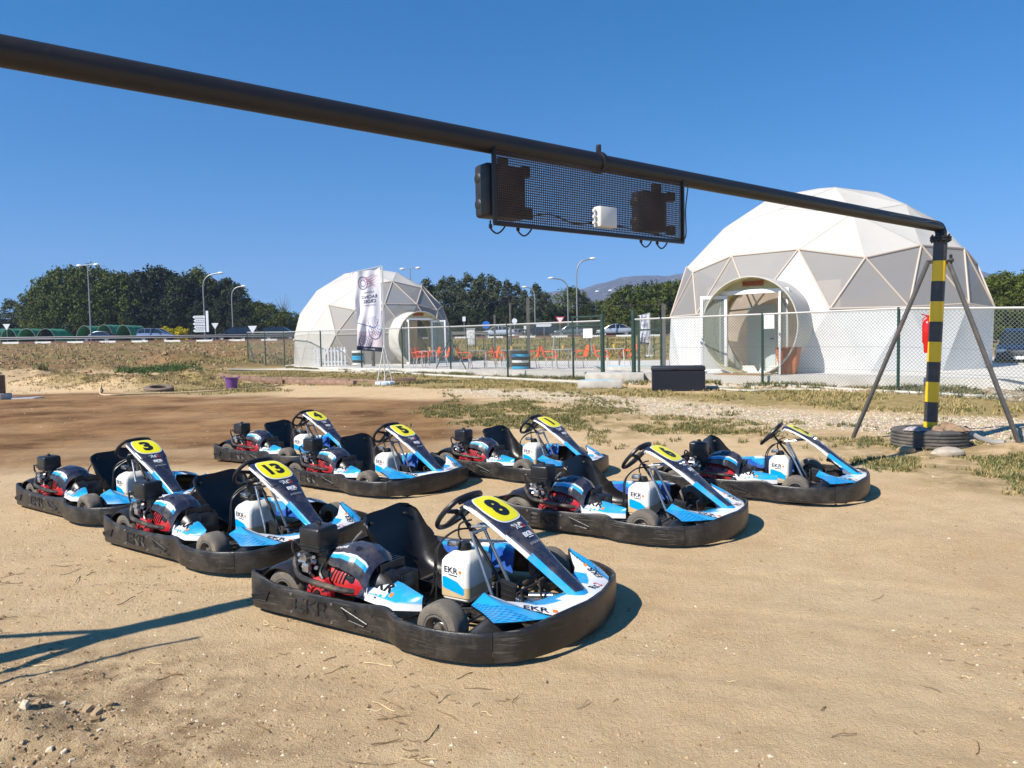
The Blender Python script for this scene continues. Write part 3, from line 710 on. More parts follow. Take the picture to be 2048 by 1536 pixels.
def make_ground():
    ys = [-60, -40, -25, -15, -10, -6, -3, -1, 0, .6, 1.1, 1.5]
    while ys[-1] < 95: ys.append(ys[-1]+max(.012, ys[-1]*.0085))
    ys += [98, 102, 106, 112, 120, 130, 145, 165, 200, 260, 350, 500, 800, 1300, 2200, 4000, 9000]
    ys = np.array(ys); nx = 560; u = np.linspace(-1, 1, nx); W = np.where(ys < 0, 60, np.maximum(1.15*np.abs(ys)+3.2, 0)); W = np.where(ys < 0, 30+np.abs(ys), W)
    X = u[None, :]*W[:, None]; Y = np.repeat(ys[:, None], nx, 1)
    Z = ground_z(X.ravel(), Y.ravel()).reshape(X.shape)
    ny = len(ys); V = np.stack([X.ravel(), Y.ravel(), Z.ravel()], 1)
    idx = np.arange(ny*nx).reshape(ny, nx); Fq = np.stack([idx[:-1, :-1], idx[:-1, 1:], idx[1:, 1:], idx[1:, :-1]], -1).reshape(-1, 4)
    me = bpy.data.meshes.new('ground'); me.vertices.add(len(V)); me.vertices.foreach_set('co', V.ravel().astype(np.float32))
    me.loops.add(Fq.size); me.loops.foreach_set('vertex_index', Fq.ravel().astype(np.int32)); me.polygons.add(len(Fq))
    me.polygons.foreach_set('loop_start', (np.arange(len(Fq))*4).astype(np.int32)); me.polygons.foreach_set('loop_total', np.full(len(Fq), 4, np.int32)); me.polygons.foreach_set('use_smooth', np.ones(len(Fq), bool))
    me.update(calc_edges=True)
    x, y = X.ravel(), Y.ravel()
    red = zone(x, y, Z_RED, 1.2, 1.5, 1)*(.35+1.2*fbm(x*.3, y*.7, 4, 61)); grav = zone(x, y, Z_GRAV, .9, .8, 2); weed = zone(x, y, Z_WEED, 1.0, 1.2, 3); dry = zone(x, y, Z_DRY, .8, .7, 4)
    trk = zone(x, y, Z_TRK, .8); far = np.clip((y-36)/8, 0, 1)*np.clip((90-y)/2, 0, 1)*(1-trk); lump = zone(x, y, Z_LUMP, 4)
    rough = np.clip(1.5-((x+2.5)**2+((y-2.6)*1.2)**2)/2.8, 0, 1)
    a = np.stack([np.clip(red*1.1, 0, 1), grav, np.clip(weed*.8, 0, 1), np.ones_like(x)], 1).astype(np.float32)
    b = np.stack([dry, np.clip(far+lump*.3, 0, 1), rough*.8, np.ones_like(x)], 1).astype(np.float32)
    for nm, d in (('zone_a', a), ('zone_b', b)):
        ca = me.color_attributes.new(nm, 'FLOAT_COLOR', 'POINT'); ca.data.foreach_set('color', d.ravel())
    m = bpy.data.materials.new('dirt'); m.use_nodes = True; nt = m.node_tree; n = nt.nodes; l = nt.links; bs = n['Principled BSDF']; bs.inputs['Roughness'].default_value = .95; bs.inputs['Specular IOR Level'].default_value = .15
    geo = n.new('ShaderNodeNewGeometry')
    def noise(sc, det=6, ro=.6, vec=None, dist=0, sx=None):
        t = n.new('ShaderNodeTexNoise'); t.inputs['Scale'].default_value = sc; t.inputs['Detail'].default_value = det; t.inputs['Roughness'].default_value = ro; t.inputs['Distortion'].default_value = dist
        if sx:
            mp = n.new('ShaderNodeMapping'); mp.inputs['Scale'].default_value = sx; mp.inputs['Rotation'].default_value = (0, 0, .25); l.new(geo.outputs['Position'], mp.inputs[0]); l.new(mp.outputs[0], t.inputs[0])
        else: l.new(geo.outputs['Position'], t.inputs[0])
        return t.outputs[0]
    def mr(v, a, b, c=0, d=1):
        t = n.new('ShaderNodeMapRange'); t.inputs[1].default_value = a; t.inputs[2].default_value = b; t.inputs[3].default_value = c; t.inputs[4].default_value = d; l.new(v, t.inputs[0]); return t.outputs[0]
    def mix(f, c1, c2, bt='MIX'):
        t = n.new('ShaderNodeMix'); t.data_type = 'RGBA'; t.blend_type = bt
        for s_, v in ((0, f), (6, c1), (7, c2)):
            if isinstance(v, (int, float)): t.inputs[s_].default_value = v
            elif isinstance(v, tuple): t.inputs[s_].default_value = (*v, 1)
            else: l.new(v, t.inputs[s_])
        return t.outputs[2]
    def mth(op, a_, b_):
        t = n.new('ShaderNodeMath'); t.operation = op; t.use_clamp = True
        for i_, v in enumerate((a_, b_)):
            if isinstance(v, (int, float)): t.inputs[i_].default_value = v
            else: l.new(v, t.inputs[i_])
        return t.outputs[0]
    A = n.new('ShaderNodeAttribute'); A.attribute_name = 'zone_a'; B = n.new('ShaderNodeAttribute'); B.attribute_name = 'zone_b'
    sa = n.new('ShaderNodeSeparateColor'); l.new(A.outputs['Color'], sa.inputs[0]); sb = n.new('ShaderNodeSeparateColor'); l.new(B.outputs['Color'], sb.inputs[0])
    col = mix(mr(noise(.7, 5), .35, .65), (.625, .432, .235), (.70, .51, .29))
    col = mix(mr(noise(3.2, 8, .65), .42, .68, 0, .5), col, (.46, .30, .145))
    col = mix(mr(noise(38, 4, .7), .58, .72, 0, .35), col, (.36, .24, .125))
    col = mix(mr(noise(55, 3, .6), .62, .70, 0, .5), col, (.74, .60, .40)); col = mix(mr(noise(140, 3, .8), .56, .66, 0, .4), col, (.30, .205, .11)); col = mix(mr(noise(210, 2, .8), .56, .66, 0, .5), col, (.84, .70, .48))
    streak = noise(1.0, 9, .72, sx=(.55, 1.5, 1))
    col = mix(mr(streak, .45, .62, 0, .35), col, (.62, .47, .28))
    redc = mix(mr(noise(.45, 8, .7), .38, .62), (.13, .062, .024), (.33, .185, .080)); redc = mix(mr(streak, .45, .60, 0, .45), redc, (.44, .27, .125)); redc = mix(mr(noise(2.6, 9, .8), .55, .66, 0, .55), redc, (.09, .045, .02))
    col = mix(sa.outputs[0], col, redc)
    col = mix(mth('MULTIPLY', sb.outputs[2], mr(noise(6, 7, .7), .42, .6)), col, (.27, .175, .095))
    gv = n.new('ShaderNodeTexVoronoi'); gv.inputs['Scale'].default_value = 16; l.new(geo.outputs['Position'], gv.inputs['Vector'])
    gcol = mix(mr(gv.outputs['Distance'], .2, .6), (.62, .52, .37), (.40, .30, .19)); gcol = mix(.35, gcol, gv.outputs['Color'], 'SOFT_LIGHT')
    col = mix(mth('MULTIPLY', sa.outputs[1], mr(noise(1.6, 6), .3, .5, .35, 1)), col, gcol)
    gn = mr(noise(7, 8, .7), .40, .62)
    wc = mix(gn, (.40, .285, .13), (.20, .15, .06))
    col = mix(mth('MULTIPLY', sa.outputs[2], mr(noise(2.2, 8, .7), .40, .56)), col, wc)
    dc = mix(mr(noise(9, 8, .7), .35, .65), (.45, .33, .14), (.19, .15, .055)); 
    col = mix(mth('MULTIPLY', sb.outputs[0], mr(noise(2.5, 7, .7), .28, .5, .45, 1)), col, dc)
    fc = mix(mr(noise(1.1, 9, .75), .36, .64), (.16, .095, .045), (.31, .195, .095)); fc = mix(mr(noise(.16, 4), .42, .62), fc, (.19, .155, .055)); fc = mix(mr(noise(4.0, 5, .8), .58, .66, 0, .7), fc, (.06, .045, .022))
    sxp = n.new('ShaderNodeSeparateXYZ'); l.new(geo.outputs['Position'], sxp.inputs[0])
    fc = mix(mth('MULTIPLY', mr(sxp.outputs[0], -14, 2), .75), fc, mix(mr(noise(.9, 8, .7), .4, .6), (.20, .20, .055), (.38, .26, .11)))
    col = mix(sb.outputs[1], col, fc)
    l.new(col, bs.inputs['Base Color'])
    h = mth('MULTIPLY', noise(30, 8, .75), .6); h2 = mth('MULTIPLY', noise(110, 4, .7), .4); hh0 = mth('ADD', h, h2); h3 = mth('MULTIPLY', noise(10, 9, .72), .5); hm = n.new('ShaderNodeMath'); hm.operation = 'ADD'; l.new(hh0, hm.inputs[0]); l.new(h3, hm.inputs[1]); hh = hm.outputs[0]
    bp = n.new('ShaderNodeBump'); bp.inputs['Strength'].default_value = 1.0; bp.inputs['Distance'].default_value = .03; l.new(hh, bp.inputs['Height']); l.new(bp.outputs[0], bs.inputs['Normal'])
    me.materials.append(m); o = bpy.data.objects.new('ground', me); COL.objects.link(o); tag(o, kind='structure'); return o
ground = make_ground()
def GZ(x, y): return float(ground_z(np.array([float(x)]), np.array([float(y)]))[0])
def on(p, dz=0): return Vector((p[0], p[1], GZ(p[0], p[1])+dz))
def gg(u, v, dz=0): return on(gp(u, v), dz)

# ================================================================ scattered small stuff
def scatter_mesh(name, mats, N, xyf, shapef, label=None):
    VV = []; FF = []; MM = []; b = 0
    pts = xyf(N); zs = ground_z(pts[:, 0], pts[:, 1])
    for (x, y), z in zip(pts, zs):
        vs, fs, m = shapef(x, y, z)
        VV += vs; FF += [tuple(i+b for i in f) for f in fs]; MM += [m]*len(fs); b += len(vs)
    mb = MB(); mb.v = VV; mb.f = FF; mb.m = MM; o = mb.build(name, mats, None, flat=True); tag(o, label, None, None, 'stuff'); return o
def near_pts(N, x0=-7, x1=9, y0=2.0, y1=14):
    y = y0*np.exp(RNG.random(N)*math.log(y1/y0)); x = (RNG.random(N)*2-1)*(y*.85+1); return np.stack([x, y], 1)
OCT = [(1, 0, 0), (0, 1, 0), (-1, 0, 0), (0, -1, 0), (0, 0, 1), (0, 0, -.4)]
OF = [(0, 1, 4), (1, 2, 4), (2, 3, 4), (3, 0, 4), (1, 0, 5), (2, 1, 5), (3, 2, 5), (0, 3, 5)]
def pebble(x, y, z, r=None):
    r = r or (.003+.006*random.random()**3)*(1+y*.06); a = random.random()*6.3; c, s = math.cos(a), math.sin(a)
    k = [(.7+.6*random.random()) for _ in range(6)]
    return [(x+(p[0]*c-p[1]*s)*r*k[i]*1.2, y+(p[0]*s+p[1]*c)*r*k[i], z+p[2]*r*k[i]*.75) for i, p in enumerate(OCT)], OF, random.choice((0, 0, 0, 1, 1, 1, 2))
CUB = [(-1, -1, -.5), (1, -1, -.5), (1, 1, -.5), (-1, 1, -.5), (-.7, -.7, .6), (.7, -.7, .6), (.7, .7, .6), (-.7, .7, .6)]
CF = [(4, 5, 6, 7), (0, 1, 5, 4), (1, 2, 6, 5), (2, 3, 7, 6), (3, 0, 4, 7)]
def chunk(x, y, z, r):
    a = random.random()*6.3; c, s_ = math.cos(a), math.sin(a); t = random.gauss(0, .3)
    vs = []
    for p in CUB:
        k = .65+.6*random.random(); px, py, pz = p[0]*k*r*1.1, p[1]*k*r*.8, p[2]*k*r+p[0]*t*r*.5
        vs.append((x+px*c-py*s_, y+px*s_+py*c, z+pz))
    return vs, CF, random.choice((0, 0, 1, 2))
M_CLOD = [mat('clod', (.40, .28, .155), 1), mat('dark_clod', (.25, .165, .085), 1), mat('pale_stone', (.58, .48, .34), .9)]
def clod_pts(N):
    P = near_pts(N*3, y1=24); w = vnoise(P[:, 0]*1.3, P[:, 1]*1.3, 77); ro = np.clip(1.3-((P[:, 0]+2.6)**2+((P[:, 1]-2.7)*1.2)**2)/2.5, 0, 1)
    ro2 = np.exp(-((P[:, 0]+.9)/.6)**2-((P[:, 1]-2.95)/.25)**2)+np.exp(-((P[:, 0]-1.2)/1.8)**2-((P[:, 1]-2.6-.2*(1.2-P[:, 0]))/.18)**2)*.5+np.exp(-((P[:, 0]+3)/1.2)**2-((P[:, 1]-5.0)/.6)**2)
    k = RNG.random(len(P)) < np.clip((w-.55)*1.6, .04, 1)+ro*.8+ro2*.7
    return P[k][:N]
scatter_mesh('soil_crumbs', M_CLOD, 30000, clod_pts, lambda x, y, z: pebble(x, y, z, (.0025+.008*random.random()**4)*(1+y*.05)))
def bigger(N):
    P = np.stack([-3.2+1.5*RNG.random(N), 2.05+1.2*RNG.random(N)], 1); return P
scatter_mesh('soil_clods', M_CLOD, 700, bigger, lambda x, y, z: chunk(x, y, z, .005+.022*random.random()**3.5))
M_TWIG = [mat('dry_twig', (.16, .10, .05), .9), mat('dry_straw', (.52, .41, .22), .9)]
def twig(x, y, z):
    L = .02+.15*random.random()**2.6; a = random.gauss(0, .7); r = .0012+.0012*random.random(); pts = []; px, py = x, y; m = random.choice((0, 0, 1))
    lift = .004
    for k in range(5):
        pts.append((px, py, z+lift+.004*math.sin(k*1.7+x*9))); a += random.gauss(0, .13); px += math.cos(a)*L/4; py += math.sin(a)*L/4
    vs = []; fs = []
    for k, p in enumerate(pts):
        nx, ny = -math.sin(a)*r, math.cos(a)*r; vs += [(p[0]+nx, p[1]+ny, p[2]), (p[0]-nx, p[1]-ny, p[2]), (p[0], p[1], p[2]+r*1.8)]
        if k: b = 3*k; fs += [(b-3, b, b+2, b-1), (b-2, b-1, b+2, b+1)]
    return vs, fs, m
scatter_mesh('twigs', M_TWIG, 260, lambda N: near_pts(N, y1=11), twig)
# straw litter in the lower left
def strawp(N):
    P = near_pts(N*6, y1=6); k = (P[:, 0] < -.2) & (vnoise(P[:, 0]*2.2, P[:, 1]*3, 5) > .55); return P[k][:N]
scatter_mesh('straw_litter', M_TWIG, 500, strawp, twig)
# gravel stones on the pale band, grass tufts
def in_zone(Z, N, x0, x1, y0, y1, thr=.5, soft=1, wob=.8, s=2, ns=1.6, nt=.0):
    out = []
    while sum(len(o) for o in out) < N:
        x = x0+(x1-x0)*RNG.random(N*3); y = y0+(y1-y0)*RNG.random(N*3); z = zone(x, y, Z, soft, wob, s); k = (RNG.random(len(x)) < z)
        if nt: k &= fbm(x*ns, y*ns, 4, s+5) > nt+.12*(RNG.random(len(x))-.5)
        out.append(np.stack([x[k], y[k]], 1))
    return np.concatenate(out)[:N]
M_STONE = [mat('gravel_pale', (.60, .51, .38), .9), mat('gravel_tan', (.50, .40, .27), .9), mat('gravel_white', (.70, .64, .52), .9)]
scatter_mesh('gravel', M_STONE, 14000, lambda N: in_zone(Z_GRAV, N, -8, 20, 9, 34), lambda x, y, z: pebble(x, y, z, .007+.015*random.random()**2.5))
M_GR = [mat('grass_green', (.085, .105, .028), .8), mat('grass_olive', (.15, .15, .045), .8), mat('grass_straw', (.36, .28, .11), .85), mat('grass_bright', (.06, .17, .02), .7)]
def tuft(x, y, z, h=.07, nb=7, spread=.05, ms=(0, 1, 1, 2), w=.006):
    vs = []; fs = []
    for k in range(nb):
        a = random.random()*6.28; r = random.random()*spread; bx, by = x+math.cos(a)*r, y+math.sin(a)*r; hh = h*(.5+random.random()); ln = hh*(.3+.9*random.random()); a2 = random.random()*6.28; wx, wy = -math.sin(a2)*w, math.cos(a2)*w; b = len(vs)
        vs += [(bx-wx, by-wy, z-.005), (bx+wx, by+wy, z-.005), (bx+math.cos(a2)*ln*.4+wx*.7, by+math.sin(a2)*ln*.4+wy*.7, z+hh*.6), (bx+math.cos(a2)*ln*.4-wx*.7, by+math.sin(a2)*ln*.4-wy*.7, z+hh*.6), (bx+math.cos(a2)*ln, by+math.sin(a2)*ln, z+hh*(1 if ln < hh*.8 else .75))]
        fs += [(b, b+1, b+2, b+3), (b+3, b+2, b+4)]
    return vs, fs, random.choice(ms)
scatter_mesh('grass', M_GR, 9000, lambda N: in_zone(Z_WEED, N, -4, 18, 7, 24, s=3, ns=1.1, nt=.47), lambda x, y, z: tuft(x, y, z, .045, 7, .06, (0, 1, 1, 2, 2)))
scatter_mesh('grass', M_GR, 7500, lambda N: in_zone(Z_DRY, N, -16, 24, 13, 45, s=4, ns=.9, nt=.42), lambda x, y, z: tuft(x, y, z, .06, 7, .12, (1, 2, 2, 2), .010))
def sprinkle(N):
    P = np.stack([-2+16*RNG.random(N*8), 10+14*RNG.random(N*8)], 1); k = (zone(P[:, 0], P[:, 1], Z_GRAV, 3, 1, 2) > .1) & (fbm(P[:, 0]*1.2, P[:, 1]*1.2, 3, 8) > .56) & (P[:, 0] < 9) | ((zone(P[:, 0], P[:, 1], Z_WEED, 3, 1, 3) > .1) & (fbm(P[:, 0]*1.6, P[:, 1]*1.6, 3, 18) > .60)); return P[k][:N]
scatter_mesh('weeds', M_GR, 1500, sprinkle, lambda x, y, z: tuft(x, y, z, .055, 9, .05, (0, 1, 2)))
# the plot beyond the fence: dry grass and weeds, clods on the left
def far_grass(N):
    y = 44+42*RNG.random(N*2); x = (RNG.random(N*2)*2-1)*(y*.8); k = (x > -22+.2*(y-40)) | (RNG.random(len(x)) < .25); k &= fbm(x*.25, y*.25, 3, 91) > .36
    return np.stack([x, y], 1)[k][:N]
scatter_mesh('grass', M_GR, 9000, far_grass, lambda x, y, z: tuft(x, y, z, .16, 5, .35, (0, 1, 2, 2), .03))
GREEN_PATCH = [poly_w([(238, 746), (280, 742), (385, 742), (395, 748), (330, 750), (245, 750)])]
scatter_mesh('grass', M_GR, 1500, lambda N: in_zone(GREEN_PATCH, N, -30, -8, 32, 48, soft=.8, wob=.4, s=12), lambda x, y, z: tuft(x, y, z, .17, 7, .16, (3, 0, 0), .016))
def clodp(N): return in_zone(Z_LUMP, N, -60, -14, 33, 85, soft=2, wob=1, s=14)
scatter_mesh('soil_clods', [M_CLOD[0], M_CLOD[1], mat('reddish_clod', (.30, .17, .085), 1)], 4500, clodp, lambda x, y, z: chunk(x, y, z, .04+.11*random.random()**2))
def moundp(N):
    out = []
    for c, a, b, h in MOUNDS[:9]:
        n_ = N//9; out.append(np.stack([c.x+RNG.normal(0, a*.75, n_), c.y+RNG.normal(0, b*.75, n_)], 1))
    return np.concatenate(out)
scatter_mesh('straw_litter', M_TWIG+M_CLOD, 3600, moundp, lambda x, y, z: (lambda r: (r[0], r[1], random.choice((0, 1, 1, 2))))(tuft(x, y, z, .06, 5, .12, (0,), .010)))

# ================================================================ THE START GANTRY
M_RUST = mat('rusty_dark_pipe', (.020, .019, .021), .45, .3, dirt=.22, dirtcol=(.075, .042, .028), dscale=3, bump=.15)
M_PBLK = mat('black_post_paint', (.035, .035, .038), .45, dirt=.15)
M_PYEL = mat('yellow_post_paint', (.90, .56, .008), .4, dirt=.06)
M_GALV = mat('galvanised_steel', (.26, .25, .24), .45, .6, dirt=.3, dscale=12)
M_GREY = mat('grey_steel', (.10, .098, .095), .55, .3, dirt=.3)
def pipe_d(): return (Vector((-2.62, 3.98, 3.14))-Vector((6.05, 10.68, 3.10))).normalized()
gr = empty('start_gantry', (5.93, 10.62, 0)); tag(gr, 'start gantry of rusty overhead pipe on a black and yellow striped post with two braces', 'gantry')
G0 = Vector((5.93, 10.62, 0)); E0 = Vector((6.06, 10.64, 3.10)); BD = Vector((-.791, -.612, .004)).normalized()
p = MB(); top = Vector((6.05, 10.62, 2.90)); nseg = 0
def pt(z): return Vector((lerp(5.93, 6.055, z/2.9), 10.62, z))
zs = [-.05, .22]+[.355-.0+.2833*k for k in range(9)]; 
zs = [.02, .355]+[.355+.2833*k for k in range(1, 9)]+[2.90]
for i in range(len(zs)-1):
    a, b = zs[i], zs[i+1]; mi = 1 if i % 2 == 0 else 0
    if i >= len(zs)-2: mi = 0
    p.cyl(pt(a)-G0, pt(b)-G0, .088, None, 28, mi, caps=(i in (0, len(zs)-2)))
p.build('post', [M_PBLK, M_PYEL], gr)
p = MB(); p.cyl(pt(2.90)-G0, pt(2.925)-G0, .135, None, 24); p.cyl(pt(2.935)-G0, pt(2.96)-G0, .135, None, 24)
for k in range(8):
    a = k*PI/4; q = pt(2.88)-G0+Vector((math.cos(a), math.sin(a), 0))*.112; p.cyl(q, q+Vector((0, 0, .11)), .011, None, 6)
p.build('flange', M_RUST, gr)
J = Vector((.758, 6.59, 0)); J = E0+BD*((J-E0).xy.length)
L_end = E0+BD*13.1
p = MB(); el = [pt(2.94)-G0]+[E0+Vector((-.0, 0, -.08))-G0, E0+BD*.03+Vector((0, 0, -.03))-G0, E0+BD*.09-G0, J-G0]
p.tube([pt(2.94)-G0, pt(3.02)-G0, E0+Vector((0, 0, -.035))+BD*.01-G0, E0+BD*.05+Vector((0, 0, -.008))-G0, E0+BD*.12-G0, J-G0], .074, 20); p.build('pipe', M_RUST, gr)
p = MB(); p.cyl(J-G0, L_end-G0, .082, None, 24); p.build('pipe', M_RUST, gr)
p = MB(); p.cyl(J-BD*.02-G0, J+BD*.02-G0, .094, None, 20); p.box(J+Vector((0, 0, .115))-G0, (.04, .06, .07), bev=.004); p.build('pipe_joint', M_RUST, gr)
LB = Vector((L_end.x, L_end.y, 0))
p = MB(); p.cyl(LB-G0, L_end-G0, .088, None, 24); p.build('post', M_PBLK, gr)
def brace(top_, foot, w=.055):
    p = MB(); d = (foot-top_); L = d.length; a, b, c = frame(d); M_ = Matrix((a, b, c)).transposed().to_4x4(); M_.translation = top_+d*.5-G0
    p.box((0, 0, 0), (w, w*.8, L), M=M_, bev=.004); p.build('brace', M_GREY, gr)
brace(Vector((5.93, 10.70, 2.62)), Vector((5.215, 11.45, .02))); brace(Vector((6.13, 10.56, 2.62)), Vector((6.80, 9.93, -.02)))
brace(LB+Vector((0, 0, 2.45)), Vector((-4.75, 3.95, 0))); brace(LB+Vector((0, 0, 2.45)), LB+Vector((.5, -1, -2.45+2.45)))
p = MB(); p.box(Vector((6.05, 10.62, 2.62))-G0, (.34, .05, .05), bev=.01, rz=-.75); p.cyl(Vector((6.15, 10.53, 2.58))-G0, Vector((6.15, 10.53, 2.70))-G0, .02); p.build('brace_bracket', M_RUST, gr)
p = MB(); pth = [E0+Vector((0, -.08, .0))-G0]
for k in range(1, 16):
    t = k/15; q = E0.lerp(Vector((1.69, 7.30, 3.12)), t); pth.append(q+Vector((.045, -.062, .02+.018*math.sin(k*2.3)))-G0)
p.tube(catm(pth, 3), .006, 5)
q0 = Vector((1.72, 7.25, 3.08)); p.tube(catm([q0-G0, q0+Vector((-.03, 0, -.25))-G0, q0+Vector((-.03, 0, -.5))-G0, q0+Vector((-.12, -.06, -.53))-G0, q0+Vector((-.5, -.36, -.50))-G0, Vector((.93, 6.62, 2.60))-G0], 5), .007, 5)
q1 = Vector((.70, 6.46, 2.60)); p.tube(catm([q1-G0, q1+BD*.2+Vector((0, 0, -.02))-G0, q1+BD*.45+Vector((0, 0, .03))-G0, q1+BD*.65-G0], 5), .007, 5)
p.build('cable', mat('grey_green_cable', (.12, .13, .11), .5), gr)
# mesh panel
PA = Vector((-.105, 5.80, 0)); PBv = Vector((1.639, 7.157, 0)); PD = (PBv-PA).normalized(); PL = (PBv-PA).length; PN = Vector((PD.y, -PD.x, 0))
def pp(s_, z, d=0): return PA+PD*s_+Vector((0, 0, z))+PN*d-G0
p = MB(); z0, z1 = 2.51, 3.112
NVv, NH = 112, 32
for k in range(1, NVv):
    s_ = PL*k/NVv; w = .0037; p.add([pp(s_-w, z0), pp(s_+w, z0), pp(s_+w, z1), pp(s_-w, z1), pp(s_-w, z0, -.004), pp(s_+w, z0, -.004), pp(s_+w, z1, -.004), pp(s_-w, z1, -.004)], [(0, 1, 2, 3), (5, 4, 7, 6), (1, 5, 6, 2), (4, 0, 3, 7)])
for k in range(1, NH):
    z = lerp(z0, z1, k/NH); w = .0037; p.add([pp(0, z-w, .0006), pp(PL, z-w, .0006), pp(PL, z+w, .0006), pp(0, z+w, .0006), pp(0, z-w, -.0046), pp(PL, z-w, -.0046), pp(PL, z+w, -.0046), pp(0, z+w, -.0046)], [(0, 1, 2, 3), (5, 4, 7, 6), (3, 2, 6, 7), (1, 0, 4, 5)])
p.build('wire_mesh', mat('rusty_mesh', (.07, .045, .032), .7, .2, var=.3, vscale=5), gr)
p = MB()
def bar(a, b, w, d):
    dd = (b-a); M_ = Matrix((dd.normalized(), PN, dd.normalized().cross(PN))).transposed().to_4x4(); M_.translation = (a+b)/2; p.box((0, 0, 0), (dd.length, d, w), M=M_, bev=.002)
bar(pp(-.01, z0), pp(PL+.01, z0), .028, .03); bar(pp(-.01, z1), pp(PL+.01, z1), .022, .03); bar(pp(0, z0), pp(0, z1), .026, .034); bar(pp(PL, z0), pp(PL, z1), .026, .034)
p.build('panel_frame', M_RUST, gr)
M_TL = mat('signal_housing', (.010, .010, .012), .5, dirt=.08)
def signal(s0, s1, za, zb, vis):
    g = MB(); c = (pp(s0, 0)+pp(s1, 0))/2; X = Matrix((PD, PN, Vector((0, 0, 1)))).transposed().to_4x4(); X.translation = c+Vector((0, 0, (za+zb)/2))-PN*.14
    g.box((0, 0, 0), (abs(s1-s0), .18, zb-za), bev=.03, seg=3, M=X)
    o = g.build('signal_housing', M_TL, gr)
    for z in vis:
        v = MB(); q = X @ Vector((-abs(s1-s0)/2+.04, -.04, z)); v.lathe(q, -PD, [(.001, .05), (.03, .048), (.055, .03), (.068, .0), (.07, -.03), (.001, -.03)], 20); v.build('visor', M_TL, o)
signal(-.03, .36, 2.575, 2.985, (.10, -.10)); signal(1.74, 2.06, 2.60, 2.965, (.09, -.09))
p = MB()
for s_, z in ((.12, 2.99), (.34, 2.945), (.36, 2.62), (1.90, 2.99), (2.10, 2.93), (2.10, 2.62)): p.box(pp(s_, z, -.05), (.085, .05, .085), rz=math.atan2(PD.y, PD.x), bev=.01)
p.box(pp(.24, 2.95, -.06), (.25, .03, .03), rz=math.atan2(PD.y, PD.x)); p.box(pp(2.0, 2.93, -.06), (.25, .03, .03), rz=math.atan2(PD.y, PD.x))
p.build('signal_bracket', M_RUST, gr)
for s_ in (-.0, .27, 1.70, 1.92):
    p = MB(); a = pp(s_, 2.51, -.06); p.tube(catm([a+Vector((0, 0, .03)), a+Vector((0, 0, -.03)), a+PD*.06+Vector((0, 0, -.065)), a+PD*.12+Vector((0, 0, -.03)), a+PD*.16+Vector((0, 0, .03))], 4), .007, 5); p.cyl(a, a+Vector((0, 0, -.03)), .014); p.build('hanging_cable', M_BLK, gr)
p = MB(); p.box(pp(1.12, 2.64, .06), (.20, .09, .17), rz=math.atan2(PD.y, PD.x), bev=.006, seg=2); p.box(pp(1.12, 2.64, .107), (.19, .006, .16), rz=math.atan2(PD.y, PD.x), bev=.002)
for dz in (-.05, 0, .05): p.cyl(pp(1.005, 2.64+dz, .06), pp(.985, 2.64+dz, .06), .014)
p.build('junction_box', mat('white_box_plastic', (.62, .62, .60), .5), gr)
# thin stake out of frame whose shadow falls in the lower left
sk = MB(); sk.cyl((0, 0, 0), (0, 0, 2.55), .016, None, 8); o = sk.build('stake', M_GREY); o.location = on((-3.93, 2.42)); tag(o, 'thin grey metal stake standing left of the camera, seen only by its shadow', 'stake')
# tyre round the post, rags, conduit, rock, extinguisher
def tyre_obj(name, c, r, w, lab, cat, m=M_RUB, grp=None, tilt=0):
    t = MB(); a = w/2; ri = r*.58
    prof = [(ri, -a*.7), (ri+.02*r, -a), (r*.8, -a*1.03), (r*.94, -a*.92), (r, -a*.7)]
    for q in range(9):
        z = lerp(-a*.7, a*.7, q/8); prof += [(r if q % 2 == 0 else r*.975, z-a*.06), (r if q % 2 == 0 else r*.975, z+a*.06)]
    prof += [(r, a*.7), (r*.94, a*.92), (r*.8, a*1.03), (ri+.02*r, a), (ri, a*.7), (ri+.02*r, a*.5), (r*.88, a*.6), (r*.9, 0), (r*.88, -a*.6), (ri+.02*r, -a*.5), (ri, -a*.7)]
    t.lathe((0, 0, a), (0, 0, 1), prof, 56); o = t.build(name, m); o.location = c; o.rotation_euler = (tilt, 0, .4); tag(o, lab, cat, grp); return o
M_TYR = mat('weathered_tyre', (.06, .058, .055), .8, dirt=.5, dirtcol=(.30, .25, .19), dscale=5, bump=.2)
tyre_obj('tyre', on((5.93, 10.62), .0), .50, .27, 'big truck tyre lying flat round the foot of the striped post', 'tyre', M_TYR)
M_RAG = mat('rag_cloth', (.34, .30, .30), .95, var=.35, vscale=25); M_CARD = mat('brown_sacking', (.26, .17, .10), .95, var=.3, vscale=20)
def rag(loc, sx, sy, h, m, lab, seed, cat='rag'):
    g = MB(); g.grid(lambda u, v: ((u-.5)*sx*(1+.2*math.sin(v*9+seed)), (v-.5)*sy*(1+.2*math.sin(u*8+seed)), h*(.4+.9*fbm(np.array([u*4+seed]), np.array([v*4]), 3, seed)[0])*math.sin(PI*u)**.5*math.sin(PI*v)**.5+.004), 22, 22, thick=-.004)
    o = g.build('rag', m, sharp=60); o.location = loc; o.rotation_euler = (0, 0, seed); tag(o, lab, cat)
zt = GZ(5.93, 10.62)+.262
rag((5.64, 10.42, zt), .30, .22, .06, M_RAG, 'pale patterned rag on the left of the big tyre', 3)
rag((6.12, 10.42, zt), .42, .24, .11, M_CARD, 'brown sacking bunched over the right of the big tyre', 5)
rag((5.90, 10.36, zt), .24, .18, .07, M_CARD, 'small brown cloth scrap in front of the striped post foot', 8)
